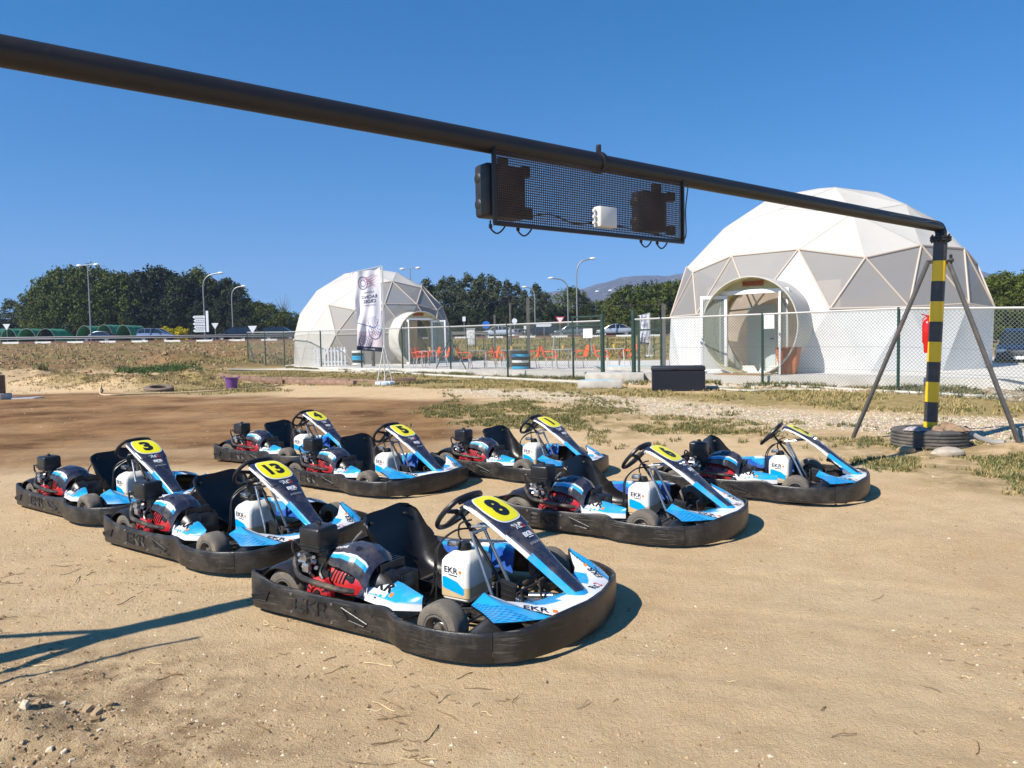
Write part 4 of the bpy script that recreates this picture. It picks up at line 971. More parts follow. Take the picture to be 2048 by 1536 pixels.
p = MB(); pth = catm([gg(1930, 868, .10), gg(1955, 880, .05), gg(1985, 890, .03), gg(2010, 893, .02)], 8); p.tube(pth, [.035*(1+.08*(k % 2)) for k in range(len(pth))], 10); tag(p.build('conduit', mat('grey_conduit', (.30, .29, .27), .6)), 'grey corrugated conduit coming out of the big tyre', 'hose')
def rock(c, r, lab, m=None, sc=(1, .8, .5), seed=0, name='rock', grp=None):
    g = MB(); g.ball((0, 0, 0), r, 14, 0, sc); g.v = [tuple(Vector(v)*(1+.35*(fbm(np.array([v[0]/r*1.5+seed]), np.array([v[1]/r*1.5+v[2]/r*2]), 3, seed)[0]-.45))) for v in g.v]
    o = g.build(name, m or M_STONE[0], sharp=25); o.location = c; tag(o, lab, 'rock', grp); return o
M_SROCK = mat('dusty_rock', (.42, .36, .28), .95, var=.15, vscale=8, bump=.4)
rock(gg(1896, 912, .03), .22, 'flat pale rock in front of the big tyre', M_SROCK, sc=(1, .7, .38), seed=2); rock(gg(2032, 770, .06), .22, 'large pale rock below the fence at the right edge', seed=5)
rock(gg(1812, 905, .02), .13, 'small brown rock left of the flat pale one', M_CLOD[0], seed=7)
M_EXT = mat('extinguisher_red', (.55, .008, .008), .3, coat=.4)
er = empty('fire_extinguisher', (5.985, 10.79, 1.33)); tag(er, 'red fire extinguisher hung behind the striped post', 'extinguisher')
p = MB(); p.lathe((0, 0, 0), (0, 0, 1), [(.001, 0), (.045, .0), (.050, .03), (.055, .12), (.072, .16), (.074, .40), (.070, .44), (.045, .475), (.022, .49), (.001, .49)], 24); p.build('cylinder', M_EXT, er)
p = MB(); p.cyl((0, 0, .48), (0, 0, .54), .018); p.tube([(.02, 0, .53), (-.06, -.01, .545), (-.10, -.01, .56)], .008); p.tube([(0, 0, .53), (-.05, 0, .51), (-.085, 0, .46)], .007); p.build('valve_handle', M_EXT, er)
p = MB(); p.tube(catm([(.0, .0, .50), (.07, .02, .46), (.08, .02, .3), (.075, .02, .1)], 4), .010); p.build('hose', M_BLK, er)
# ================================================================ TERRACE AND DOMES
SZ = .55
M_CONC = mat('pale_concrete', (.62, .585, .52), .85, var=.12, vscale=1.5, bump=.1)
M_CONC2 = mat('grey_concrete', (.50, .47, .41), .9, var=.2, vscale=4, bump=.3)
def slabpt(u, v): return gz(u, v, SZ)
fe = [slabpt(u, v) for u, v in ((570, 731), (640, 734.5), (760, 736.5), (902, 739), (1010, 740), (1140, 743), (1300, 747), (1427, 750), (1700, 753), (1988, 757), (2120, 759))]
back = [(24, 30), (17, 36), (6, 38), (-1, 42), (-4, 52), (-14, 54)]
P = [(p.x, p.y) for p in fe]+back
g = MB(); g.prism(P, .30, M=Matrix.Translation((0, 0, SZ-.30))); tag(g.build('terrace_slab', M_CONC), kind='structure')
# rubble bank along the terrace edge
def bank(N):
    out = []
    for _ in range(N):
        t = random.random()*(len(fe)-1); i = int(t); q = fe[i].lerp(fe[i+1], t-i); d = Vector((q.x, q.y-0)).normalized(); w = random.random()**1.3*1.5
        out.append((q.x-d.x*w, q.y-d.y*w))
    return np.array(out)
M_RUBB = [mat('rubble_tan', (.42, .335, .22), .95, bump=.3), mat('rubble_pale', (.54, .47, .36), .95, bump=.3), mat('rubble_brown', (.26, .185, .105), .95, bump=.3)]
scatter_mesh('rubble', M_RUBB, 5500, bank, lambda x, y, z: chunk(x, y, z+.01, .022+.075*random.random()**2.2))
def bank2(N):
    P_ = bank(N*4); k = (fbm(P_[:, 0]*.9, P_[:, 1]*.9, 3, 7) > .47); return P_[k][:N]
scatter_mesh('weeds', M_GR, 1500, bank2, lambda x, y, z: tuft(x, y, z, .13, 8, .10, (0, 0, 1, 2), .012))

def canvas(name, c, tr, var=.05):
    m = mat(name, c, .75, var=var, vscale=.9, bump=.35, bscale=2.2, spec=.25); nt = m.node_tree; n = nt.nodes; l = nt.links; b = n['Principled BSDF']; t = n.new('ShaderNodeBsdfTranslucent'); t.inputs[0].default_value = (c[0]*.95, c[1]*.9, c[2]*.8, 1); x = n.new('ShaderNodeMixShader'); x.inputs[0].default_value = tr
    l.new(b.outputs[0], x.inputs[1]); l.new(t.outputs[0], x.inputs[2]); l.new(x.outputs[0], n['Material Output'].inputs['Surface']); return m
M_FAB = canvas('white_dome_canvas', (.70, .675, .62), .28)
M_SKIRT = canvas('white_skirt_canvas', (.84, .835, .815), .25)
M_SEAM = mat('canvas_seam', (.50, .47, .41), .8)
M_STRUT = mat('beige_dome_strut', (.52, .44, .36), .6)
M_CREAM = canvas('cream_tunnel_lining', (.72, .68, .42), .3)
M_WFRAME = mat('white_door_frame', (.80, .80, .80), .35)
M_INNER = mat('inner_beige_wall', (.78, .66, .55), .85, var=.15, vscale=2)
def film(name, col, alpha, rough=.6):
    m = mat(name, col, rough, alpha=alpha); return m
M_MESHF = film('grey_window_mesh', (.34, .32, .30), .70); M_FILM = film('milky_window_film', (.56, .565, .58), .93)
def glassm(name, col, a): return mat(name, col, .05, alpha=a, spec=.6)
M_GLASS = glassm('door_glass', (.30, .34, .30), .35)
def geodesic(az0):
    t = 1/math.sqrt(5); top = Vector((0, 0, 1)); bot = Vector((0, 0, -1)); rad = math.sqrt(1-t*t)
    up = [Vector((rad*math.cos(az0+k*2*PI/5), rad*math.sin(az0+k*2*PI/5), t)) for k in range(5)]; lo = [Vector((rad*math.cos(az0+(k+.5)*2*PI/5), rad*math.sin(az0+(k+.5)*2*PI/5), -t)) for k in range(5)]
    F_ = []
    for k in range(5):
        k2 = (k+1) % 5; F_ += [(top, up[k], up[k2], 0), (up[k], lo[k], up[k2], 1), (lo[k], lo[k2], up[k2], 2)]
    V = []; key = {}; T_ = []
    def vid(p, row):
        k = tuple(round(c, 4) for c in p)
        if k not in key: key[k] = len(V); V.append((p.normalized(), row))
        return key[k]
    for a, b, c, ty in F_:
        g_ = {}
        for i in range(4):
            for j in range(4-i):
                p = (a*(3-i-j)+b*i+c*j)/3
                row = i+j if ty == 0 else (3+i if ty == 1 else (6-j if ty == 2 else 0))
                g_[i, j] = vid(p, row)
        for i in range(3):
            for j in range(3-i):
                T_.append((g_[i, j], g_[i+1, j], g_[i, j+1]))
                if i+j < 2: T_.append((g_[i+1, j], g_[i+1, j+1], g_[i, j+1]))
    return V, [t for t in T_ if max(V[q][1] for q in t) <= 5]
def dome(center, Rb, pent_az, label, facet, tun_az, tun_d, tun_r, tun_z, openang, sign_txt, lean):
    V, T_ = geodesic(pent_az); zrow5 = min(v[0].z for v in V if v[1] == 5); zr = sum(v[0].z for v in V if v[1] == 5)/15
    rb = math.sqrt(1-zr*zr); Rs = Rb/rb; root = empty('geodesic_dome', (center.x, center.y, SZ)); tag(root, label, 'dome tent')
    pos = [(v[0]*Rs-Vector((0, 0, zr*Rs))) if v[1] < 5 else Vector((v[0].x, v[0].y, 0)).normalized()*Rb for v in V]
    parts = {'roof': (MB(), M_FAB, 'canvas_roof'), 'skirt': (MB(), M_SKIRT, 'canvas_skirt'), 'mesh': (MB(), M_MESHF, 'window_band'), 'film': (MB(), M_FILM, 'clear_window')}
    ta = Vector((math.cos(tun_az), math.sin(tun_az), 0)); edges = {}
    def cut(p):  # inside the tunnel cylinder
        s_ = p.dot(ta)
        return s_ > 0 and (Vector((p.x, p.y, p.z))-ta*s_-Vector((0, 0, tun_z))).length < tun_r*.87
    for t in T_:
        ps = [pos[q] for q in t]; ce = sum(ps, Vector())/3; rows = sorted(V[q][1] for q in t); kind = facet(rows, math.atan2(ce.y, ce.x), ce)
        n_ = (ps[1]-ps[0]).cross(ps[2]-ps[0]); ps = ps if n_.dot(ce) > 0 else ps[::-1]
        N_ = 9; mb = parts[kind][0]; vs = []; ix = {}
        for i in range(N_+1):
            for j in range(N_+1-i):
                p = ps[0]*((N_-i-j)/N_)+ps[1]*(i/N_)+ps[2]*(j/N_); bar_ = 27*(N_-i-j)*i*j/N_**3; ix[i, j] = len(vs)
                vs.append(p-ce.normalized()*.03*min(1, bar_) if kind in ('roof', 'skirt') else p)
        fs = []
        for i in range(N_):
            for j in range(N_-i):
                for tri in ((ix[i, j], ix[i+1, j], ix[i, j+1]),)+(((ix[i+1, j], ix[i+1, j+1], ix[i, j+1]),) if i+j < N_-1 else ()):
                    c_ = (vs[tri[0]]+vs[tri[1]]+vs[tri[2]])/3
                    if not cut(c_): fs.append(tri)
        mb.add(vs, fs)
        for a, b in ((0, 1), (1, 2), (0, 2)):
            e = tuple(sorted((t[a], t[b]))); edges.setdefault(e, set()).add(kind)
    for k, (mb, m, nm) in parts.items():
        if mb.f: mb.build(nm, m, root, sharp=4)
    st = MB(); se = MB()
    for (a, b), kd in edges.items():
        A, B_ = pos[a], pos[b]; mid = (A+B_)/2
        if cut(mid) : continue
        if kd & {'mesh', 'film'}: st.cyl(A*1.003, B_*1.003, .028, None, 7)
        if kd & {'roof'} and max(V[a][1], V[b][1]) <= 3 or (label.startswith('small') and kd & {'roof'}):
            n_ = mid.normalized(); d = (B_-A).normalized(); s_ = n_.cross(d)*.010; se.add([A+s_+n_*.006, A-s_+n_*.006, B_-s_+n_*.006, B_+s_+n_*.006], [(0, 1, 2, 3)])
    st.build('strut', M_STRUT, root); se.build('seam', M_SEAM, root)
    # inner opaque dressing wall
    iw = MB(); az = tun_az+PI
    iw.grid(lambda u, v: (math.cos(tun_az+lerp(.9, 2*PI-.9, u))*Rb*.55, math.sin(tun_az+lerp(.9, 2*PI-.9, u))*Rb*.60, .02+v*2.4), 40, 4); iw.build('inner_partition', M_INNER, root)
    # entrance tunnel
    tp = Vector((-ta.y, ta.x, 0)); c0 = ta*tun_d+Vector((0, 0, tun_z))
    t = MB()
    a_lo = math.asin(max(-1, min(1, -(tun_z-.02)/tun_r)))
    def tf(u, v, r=tun_r):
        an = lerp(a_lo, PI-a_lo, v); back_ = -1.7; wob = .02*math.sin(v*57+3*math.sin(u*4))*math.sin(u*PI*.9)*(1 if u > .3 else .3)
        return ta*(tun_d+lerp(back_, 0, u))+Vector((0, 0, tun_z))+tp*(math.cos(an)*(r+wob))+Vector((0, 0, math.sin(an)*(r+wob)))
    t.grid(lambda u, v: tf(u, v), 24, 150, 0, thick=-.012, m2=1); o = t.build('entrance_tunnel', [M_FAB, M_CREAM], root)
    # the tunnel walls' outer face must look outwards
    t = MB(); t.tube([ta*tun_d+Vector((0, 0, tun_z))+tp*math.cos(lerp(a_lo, PI-a_lo, k/48))*tun_r+Vector((0, 0, math.sin(lerp(a_lo, PI-a_lo, k/48))*tun_r)) for k in range(49)], .022, 8); t.build('tunnel_rim', M_SEAM, root)
    for s_ in (.75, 1.5):
        t = MB(); t.tube([ta*(tun_d-s_)+Vector((0, 0, tun_z))+tp*math.cos(lerp(a_lo, PI-a_lo, k/40))*(tun_r-.04)+Vector((0, 0, math.sin(lerp(a_lo, PI-a_lo, k/40))*(tun_r-.04))) for k in range(41)], .02, 6); t.build('tunnel_hoop', M_STRUT, root)
    # door wall set back in the tunnel: cream spandrel, posts, side lights, open leaves
    sb = .38; dw = .78; dh = 2.32; X = Matrix((tp, -ta*-1, Vector((0, 0, 1)))).transposed().to_4x4(); X.translation = ta*(tun_d-sb)
    # local frame: x along tp, y outward, z up
    w = MB(); ri = tun_r-.03
    pts = []
    for k in range(25):
        an = lerp(0, PI, k/24); x, z = math.cos(an)*ri, tun_z+math.sin(an)*ri
        if z > dh+.10: pts.append((x, z))
    xe = math.sqrt(max(.01, ri*ri-(dh+.10-tun_z)**2)); pts = [(xe, dh+.10)]+pts+[(-xe, dh+.10)]
    M2 = X @ Matrix(((1, 0, 0, 0), (0, 0, -1, 0), (0, 1, 0, 0), (0, 0, 0, 1)))
    w.prism(pts, .04, 0, M=M2); w.build('cream_spandrel', M_CREAM, root)
    fr = MB(); xs_ = math.sqrt(max(.01, ri*ri-(dh-tun_z)**2))
    fr.box((0, 0, 0), (2*xs_+.1, .10, .13), M=X @ Matrix.Translation((0, .02, dh+.05)), bev=.008)
    for x in (-dw-.03, dw+.03, dw+.22, -dw-.22):
        zb = tun_z-math.sqrt(max(0, ri*ri-x*x)); fr.box((0, 0, 0), (.06, .08, dh-max(zb, 0)), M=X @ Matrix.Translation((x, .02, (dh+max(zb, 0))/2)), bev=.006)
    fr.build('door_frame', M_WFRAME, root)
    for s_ in (1, -1):
        gl = MB(); gl.box((0, 0, 0), (.15, .01, dh-.35), M=X @ Matrix.Translation((s_*(dw+.125), .02, dh/2+.17))); gl.build('side_window', M_GLASS, root)
        hinge = X @ Matrix.Translation((s_*dw, .06, 0)) @ Matrix.Rotation(openang[0 if s_ > 0 else 1]*-s_, 4, 'Z')
        lf = MB(); L = dw-.01
        for (cx_, cz, wx, wz) in ((.04, dh/2, .08, dh-.04), (L-.04, dh/2, .08, dh-.04), (L/2, .06, L-.16, .10), (L/2, dh-.07, L-.16, .10)):
            lf.box((0, 0, 0), (wx, .05, wz), M=hinge @ Matrix.Translation((-s_*cx_, 0, cz)), bev=.006)
        lo = lf.build('door_leaf', M_WFRAME, root)
        gp_ = MB(); gp_.box((0, 0, 0), (L-.16, .008, dh-.26), M=hinge @ Matrix.Translation((-s_*L/2, 0, dh/2))); gp_.build('pane', M_GLASS, lo)
        hd = MB(); hd.box((0, 0, 0), (.03, .14, .03), M=hinge @ Matrix.Translation((-s_*(L-.04), 0, 1.05))); hd.build('door_handle', M_STEEL, lo)
    sg = MB(); sg.box((0, 0, 0), (.62, .04, .15), M=X @ Matrix.Translation((0, .05, dh+.29)), bev=.01); so_ = sg.build('wooden_sign', mat('orange_wood_sign', (.36, .10, .025), .6, var=.2, vscale=12), root)
    tx = MB(); put_text(tx, sign_txt, .12, X @ Vector((0, .074, dh+.29)), tp, (0, 0, 1), 0, bold=.001); tx.build('lettering', mat('carved_letters', (.12, .03, .01), .7), so_)
    return root, Matrix.Translation(root.location) @ X
small_c = Vector((-7.96, 43.8, SZ)); big_c = Vector((10.70, 26.1, SZ))
az_in = lambda c: math.atan2(-c.y, -c.x)       # facing the camera
def wrap(a): return (a+PI) % (2*PI)-PI
azB = az_in(big_c); azS = az_in(small_c)
def facB(rows, az, ce):
    if rows[0] >= 4: return 'skirt'
    if rows[0] >= 3: 
        d = math.degrees(wrap(az-azB)); 
        return 'film' if (rows[0] == 3 and rows[1] == 4 and -16 < d < 4) else 'mesh'
    return 'roof'
def facS(rows, az, ce):
    d = math.degrees(wrap(az-azS))       # + = towards the right of the picture
    if rows[0] >= 3 and d > (-34 if rows[0] < 4 else -30): return 'mesh' if rows[0] < 4 or d > 0 or True else 'skirt'
    if rows[0] == 2 and rows[-1] == 3 and d > 2: return 'mesh'
    return 'roof'
bd, XB = dome(big_c, 5.12, azB+R(15), 'large white geodesic dome tent on the right with a round tunnel entrance', facB, math.atan2(-4.70, -4.02), 6.02, 1.42, 1.36, (R(112), R(150)), 'RECEPCIO', 0)
sdm, XS = dome(small_c, 4.55, azS+R(-14), 'smaller white geodesic dome tent on the left behind the flag banner', facS, math.atan2(-4.1, 3.26), 5.25, 1.45, 1.30, (R(150), R(110)), 'CAFETERIA', 0)
# inside the big dome: a white inner door with light blue wall, paper notice
ir = MB(); Xi = XB @ Matrix.Translation((-.25, -1.9, 0)); ir.box((0, 0, 0), (4.2, .06, 2.7), M=Xi @ Matrix.Translation((0, 0, 1.35))); o = ir.build('inner_wall', M_INNER); tag(o, 'beige inner partition wall seen through the open door of the large dome', 'wall')
o_in = o
ir = MB(); ir.box((0, 0, 0), (.90, .05, 2.05), M=Xi @ Matrix.Translation((-.25, .06, 1.03)), bev=.01); dd = ir.build('inner_door', mat('pale_blue_door', (.52, .60, .62), .4), o_in)
ir = MB(); ir.box((0, 0, 0), (.12, .05, .03), M=Xi @ Matrix.Translation((.10, .10, 1.0))); ir.build('door_handle', M_BLK, dd)
ir = MB(); ir.box((0, 0, 0), (.30, .01, .42), M=XB @ Matrix.Translation((.52, .14, 1.50))); tag(ir.build('paper_notice', M_WHITE), 'white paper notice taped to the right door leaf of the large dome', 'notice')
# door mat, planters
mt = MB(); mt.box((0, 0, 0), (1.5, .65, .02), M=XB @ Matrix.Translation((0, .72, .012))); tag(mt.build('door_mat', mat('coir_mat', (.40, .23, .09), .95, var=.2, vscale=60)), 'coir door mat on the terrace in front of the large dome door', 'mat')
M_TERRA = mat('terracotta', (.52, .16, .055), .6, var=.12, vscale=5, bump=.1)
M_TERRAD = mat('dark_terracotta', (.20, .055, .03), .6, var=.1)
def planter(c, h, w, m, lab):
    g = MB(); g.box((0, 0, h/2), (w*.68, w*.68, h), m=0, bev=.02, taper=1/.68); g.box((0, 0, h-.02), (w*.86, w*.86, .02), m=1); o = g.build('planter', [m, M_CLOD[1]]); o.location = c; o.rotation_euler = (0, 0, R(-32)); tag(o, lab, 'planter', None); return o
q = gz(1577, 748, SZ); planter(q, .76, .60, M_TERRA, 'large orange terracotta planter right of the large dome entrance')
q2 = (XB @ Vector((.95, .30, 0))); q2 = gz(1462, 733, SZ); planter(q2, .62, .42, M_TERRAD, 'dark red planter holding a spiky plant, left inside the tunnel of the large dome')
yk = empty('yucca_plant', q2+Vector((0, 0, .58))); tag(yk, 'spiky yucca plant growing from the dark red planter in the dome entrance', 'plant')
g = MB(); g.tube([(0, 0, 0), (.02, 0, .5), (0, .02, 1.05)], .035, 8); g.build('trunk', M_CLOD[1], yk)
g = MB()
for zc, n_ in ((.15, 16), (.55, 20), (1.05, 26)):
    for k in range(n_):
        a = random.random()*6.28; e_ = random.uniform(-.2, 1.1); L = random.uniform(.28, .42); d = Vector((math.cos(a)*math.cos(e_), math.sin(a)*math.cos(e_), math.sin(e_))); s_ = Vector((-math.sin(a), math.cos(a), 0))*.016; b = Vector((0, 0, zc)); g.add([b-s_, b+s_, b+d*L], [(0, 1, 2)])
g.build('leaves', mat('yucca_green', (.045, .07, .03), .6), yk)

# ================================================================ FENCE AND GATE
M_PGRN = mat('dark_green_post', (.012, .045, .032), .4, dirt=.1); M_RAIL = mat('pale_rail', (.56, .55, .52), .45, .3, dirt=.2); M_WIRE = mat('fence_wire', (.20, .23, .20), .5, .5)
FP = [(475, 41.9), (520, 41.9), (570, 41.7), (643, 37.5), (724, 34.6), (806, 32.6), (902, 30.6), (1016, 27.0), (1147, 24.9), (1206, 24.0), (1268, 23.2), (1323, 22.4), (1525, 20.3), (1796, 17.3), (2120, 14.8)]
FHT = 1.95
def fpt(u, Y):
    v = 700
    for _ in range(8):
        p = at(u, v, Y); z = float(T(p.x, p.y)); d = ray(u, v)
        # find v so that the picked point lies on the ground
        v += (p.z-z)*F_PX/Y
    return Vector((p.x, p.y, z))
FPp = [fpt(u, Y) for u, Y in FP]
FPp[0] = FPp[2]+(FPp[2]-FPp[3])*1.25; FPp[1] = FPp[2]+(FPp[2]-FPp[3])*.62
for q in FPp[:2]: q.z = float(T(q.x, q.y))
def fence(pts, lab, rails=True, hh=FHT, strut_at=()):
    base = pts[0].copy(); root = empty('chain_link_fence', base); tag(root, lab, 'fence', None)
    for i, p_ in enumerate(pts):
        g = MB(); g.cyl(p_-base+Vector((0, 0, -.1)), p_-base+Vector((0, 0, hh+.03)), .035, None, 10); g.build('fence_post', M_PGRN, root)
    g = MB(); g.tube([p_-base+Vector((0, 0, hh)) for p_ in pts], .024, 8); g.build('top_rail', M_RAIL, root)
    w = MB()
    for i in range(len(pts)-1):
        a, b = pts[i], pts[i+1]; L = (b-a).xy.length; d = (b-a)/L; s_ = .085; H_ = hh-.06; nd = Vector((-d.y, d.x, 0)).normalized()
        r_ = .0032
        def seg(x0, z0, x1, z1, off):
            A = a+d*x0-base+Vector((0, 0, z0+.02))+nd*off; B_ = a+d*x1-base+Vector((0, 0, z1+.02))+nd*off
            t_ = (B_-A).normalized().cross(nd)*r_
            w.add([A+t_, A-t_, B_-t_, B_+t_], [(0, 1, 2, 3)])
        n_ = int((L+H_)/s_)
        for k in range(n_+1):
            x0 = k*s_
            # rising to the left and rising to the right
            xa, za = x0, 0.0; xb, zb = x0-H_, H_
            if xa > L: za = xa-L; xa = L
            if xb < 0: zb = x0; xb = 0.0
            if zb > za: seg(xa, za, xb, zb, .001)
            xa2, za2 = L-xa, za; xb2, zb2 = L-xb, zb
            if zb > za: seg(xa2, za2, xb2, zb2, -.003)
        for z in (.5, 1.05, hh-.06): seg(0, z, L, z, .004)
    w.build('wire_netting', M_WIRE, root, flat=True)
    for i, sg_ in strut_at:
        p_ = pts[i]; d = (pts[min(i+1, len(pts)-1)]-pts[max(i-1, 0)]).normalized()*sg_
        g = MB(); g.cyl(p_-base+Vector((0, 0, 1.5)), p_+d*1.25-base, .022, None, 8); g.build('strut', M_PGRN, root)
fence(FPp[:10], 'long chain link fence on green posts running past the small dome to the gate', strut_at=((0, 1), (6, 1), (6, -1)))
fence(FPp[10:], 'chain link fence right of the gate in front of the large dome')
g0 = FPp[8]; g1 = FPp[9]; g2 = FPp[10]; g3 = FPp[11]
gt = empty('gate', g1); tag(gt, 'dark green gate frame with wire netting between the fence and the concrete step', 'gate')
g = MB()
for p_, r_, h_ in ((g1, .07, 2.16), (g0, .035, 2.15)): g.cyl(p_-g1, p_-g1+Vector((0, 0, h_)), r_, None, 12)
for z in (.06, 1.80, 2.10): g.cyl(g0-g1+Vector((0, 0, z)), Vector((0, 0, z)), .028, None, 8)
g.build('gate_frame', M_PGRN, gt)
sgb = MB(); mid = g0.lerp(g1, .55)-g1; dgt = (g1-g0).normalized(); sgb.box(mid+Vector((0, 0, 1.56))+Vector((dgt.y, -dgt.x, 0))*.05, (.38, .01, .30), rz=math.atan2(dgt.y, dgt.x)); sgb.build('notice_board', M_WHITE, gt)
ga = empty('gate_post', g2); tag(ga, 'thick dark green double gate post right of the concrete step', 'post')
g = MB(); g.cyl((0, 0, 0), (0, 0, 2.25), .07, None, 12); g.build('post', M_PGRN, ga); g = MB(); g.cyl((.16, 0, 0), (.16, 0, 2.05), .04, None, 12); g.build('hinge_post', M_PGRN, ga)
g = MB(); g.cyl(Vector((.16, 0, 1.62)), g3-g2+Vector((0, 0, 1.62)), .026, None, 8); g.build('cross_bar', M_PGRN, ga)
# steps
M_BLUE = mat('pale_blue_paint', (.28, .52, .62), .8, var=.1)
sp_ = gp(1200, 776); o = MB().box((0, 0, .11), (1.22, .55, .22), bev=.012).box((-.1, .02, .223), (.9, .45, .008), 1).build('concrete_step', [M_CONC2, M_BLUE]); o.location = sp_; o.rotation_euler = (0, 0, R(-9)); tag(o, 'low pale concrete block, front step below the gate', 'step')
sp_ = gp(1234, 768); o = MB().box((0, 0, .16), (1.75, 1.25, .32), bev=.015).build('concrete_step', [M_CONC2, M_BLUE]); o.location = sp_+Vector((0, .5, 0)); o.rotation_euler = (0, 0, R(-9)); tag(o, 'wide concrete slab behind the front step at the gate', 'step')
sp_ = gp(1262, 757); o = MB().box((0, 0, .20), (2.0, .8, .40), bev=.015).box((0, 0, .404), (1.95, .75, .008), 1).build('concrete_step', [M_CONC2, M_BLUE]); o.location = sp_+Vector((-.15, .9, 0)); o.rotation_euler = (0, 0, R(-9)); tag(o, 'light blue painted slab between the gate posts', 'step')
# black rattan storage chest
M_RAT = mat('black_rattan', (.014, .015, .022), .5)
cb_ = gp(1360, 783); ch = empty('storage_chest', cb_+Vector((0, .25, 0)), R(-9)); tag(ch, 'black rattan storage chest with lid on the dry grass in front of the fence', 'chest')
g = MB(); W_c, D_c, H_c = 1.32, .60, .52
g.box((0, 0, H_c/2), (W_c-.01, D_c-.01, H_c))
for k in range(16):
    z = .02+k*.0315
    for xx in range(30): 
        x = -W_c/2+.03+xx*(W_c-.06)/29
        if (xx+k) % 2: g.box((x, -D_c/2-.002, z), (.040, .010, .024))
    for yy in range(13):
        y = -D_c/2+.04+yy*(D_c-.08)/12
        if (yy+k) % 2: g.box((W_c/2+.002, y, z), (.010, .040, .024))
g.build('body', M_RAT, ch)
g = MB(); g.box((0, 0, H_c+.07), (W_c+.04, D_c+.04, .12), bev=.03, seg=3, taper=.97); g.box((-.1, -D_c/2-.03, H_c+.06), (.16, .02, .02), bev=.004); g.build('lid', M_RAT, ch)
g = MB(); g.cyl((W_c/2+.02, -.15, H_c-.04), (W_c/2+.06, -.15, H_c-.04), .02); g.build('latch', M_STEEL, ch)
# pvc pipe along the fence
M_PVC = mat('pale_pvc_pipe', (.50, .48, .40), .5, dirt=.35, dirtcol=(.3, .25, .17))
def ground_tube(name, uv, r, m, lab, cat, lift=0, n=10):
    pts = [gg(u, v, r+lift) for u, v in uv]; pth = catm(pts, n)
    pth = [Vector((q.x, q.y, max(q.z, GZ(q.x, q.y)+r*.6))) for q in pth]
    g = MB(); g.tube(pth, r, 8); o = g.build(name, m); tag(o, lab, cat); return o
ground_tube('drain_pipe', [(455, 744), (510, 742), (580, 741), (640, 744), (760, 747), (880, 754), (1000, 760), (1090, 765), (1160, 768)], .055, M_PVC, 'pale plastic drain pipe lying along the foot of the long fence', 'pipe')
ground_tube('drain_pipe', [(1412, 778), (1480, 777), (1540, 774), (1620, 778), (1720, 784), (1850, 790), (1960, 796), (2090, 800)], .04, M_PVC, 'pale pipe lying on the grass in front of the large dome fence', 'pipe')
ground_tube('drain_pipe', [(1440, 781), (1500, 784), (1570, 781), (1640, 782)], .03, M_PVC, 'short second pipe beside the black chest, just in front of the longer pipe', 'pipe')
ground_tube('garden_hose', [(206, 777), (200, 786), (212, 792), (260, 790), (310, 788), (360, 786), (430, 783), (500, 778), (560, 772)], .022, mat('yellow_hose', (.60, .46, .26), .5), 'yellow garden hose winding past the old tyre and the bucket', 'hose')
# old tyre, bucket
tyre_obj('tyre', gg(318, 786, -.02), .42, .22, 'old dusty car tyre lying on the edge of the dirt track', 'tyre', mat('dusty_tyre', (.16, .12, .09), .9, dirt=.7, dirtcol=(.33, .24, .15), dscale=4, bump=.2), tilt=R(8))
bk = empty('bucket', gg(464, 778)); tag(bk, 'purple plastic bucket by the timber edging', 'bucket')
g = MB(); g.lathe((0, 0, 0), (0, 0, 1), [(.001, .01), (.15, .0), (.20, .34), (.225, .35), (.225, .365), (.19, .365), (.14, .03), (.001, .03)], 24); g.build('shell', mat('purple_plastic', (.17, .065, .26), .5), bk)
for s_ in (1, -1): g = MB(); g.tube([(s_*.20, -.06, .36), (s_*.25, -.05, .40), (s_*.25, .05, .40), (s_*.20, .06, .36)], .012, 6); g.build('handle', mat('purple_handle', (.15, .06, .23), .5), bk)
# timber edging
M_TIM = mat('weathered_timber', (.26, .16, .11), .85, var=.35, vscale=6, bump=.3)
def timber(u0, v0, u1, v1, h, lab, w=.16):
    a, b = gg(u0, v0), gg(u1, v1); d = b-a; d.z = 0; g = MB(); g.box((d.length/2, 0, h/2), (d.length, w, h), bev=.02); o = g.build('timber_beam', M_TIM); o.location = a+Vector((0, w/2, -.01)); o.rotation_euler = (0, -math.atan2(b.z-a.z, d.length), math.atan2(d.y, d.x)); tag(o, lab, 'timber', 'timber beams edging the grass'); return o
timber(436, 768, 566, 768.5, .16, 'reddish timber beam directly behind the purple bucket'); timber(568, 768, 709, 771.5, .17, 'timber beam ending right of the bucket with a free cut end')
timber(566, 759.5, 700, 763.5, .11, 'timber beam in the back row behind the free ended one'); timber(702, 763.8, 772, 766, .11, 'short timber beam just left of the flag base'); timber(775, 766, 831, 764, .18, 'rightmost timber beam, behind the flag base')
timber(320, 755, 440, 759.5, .10, 'timber beam behind the straw heap'); timber(442, 759.5, 564, 759.5, .11, 'back row timber beam behind the bucket')
timber(256, 754, 320, 754.5, .09, 'grey weathered timber at the left end of the edging', .10)

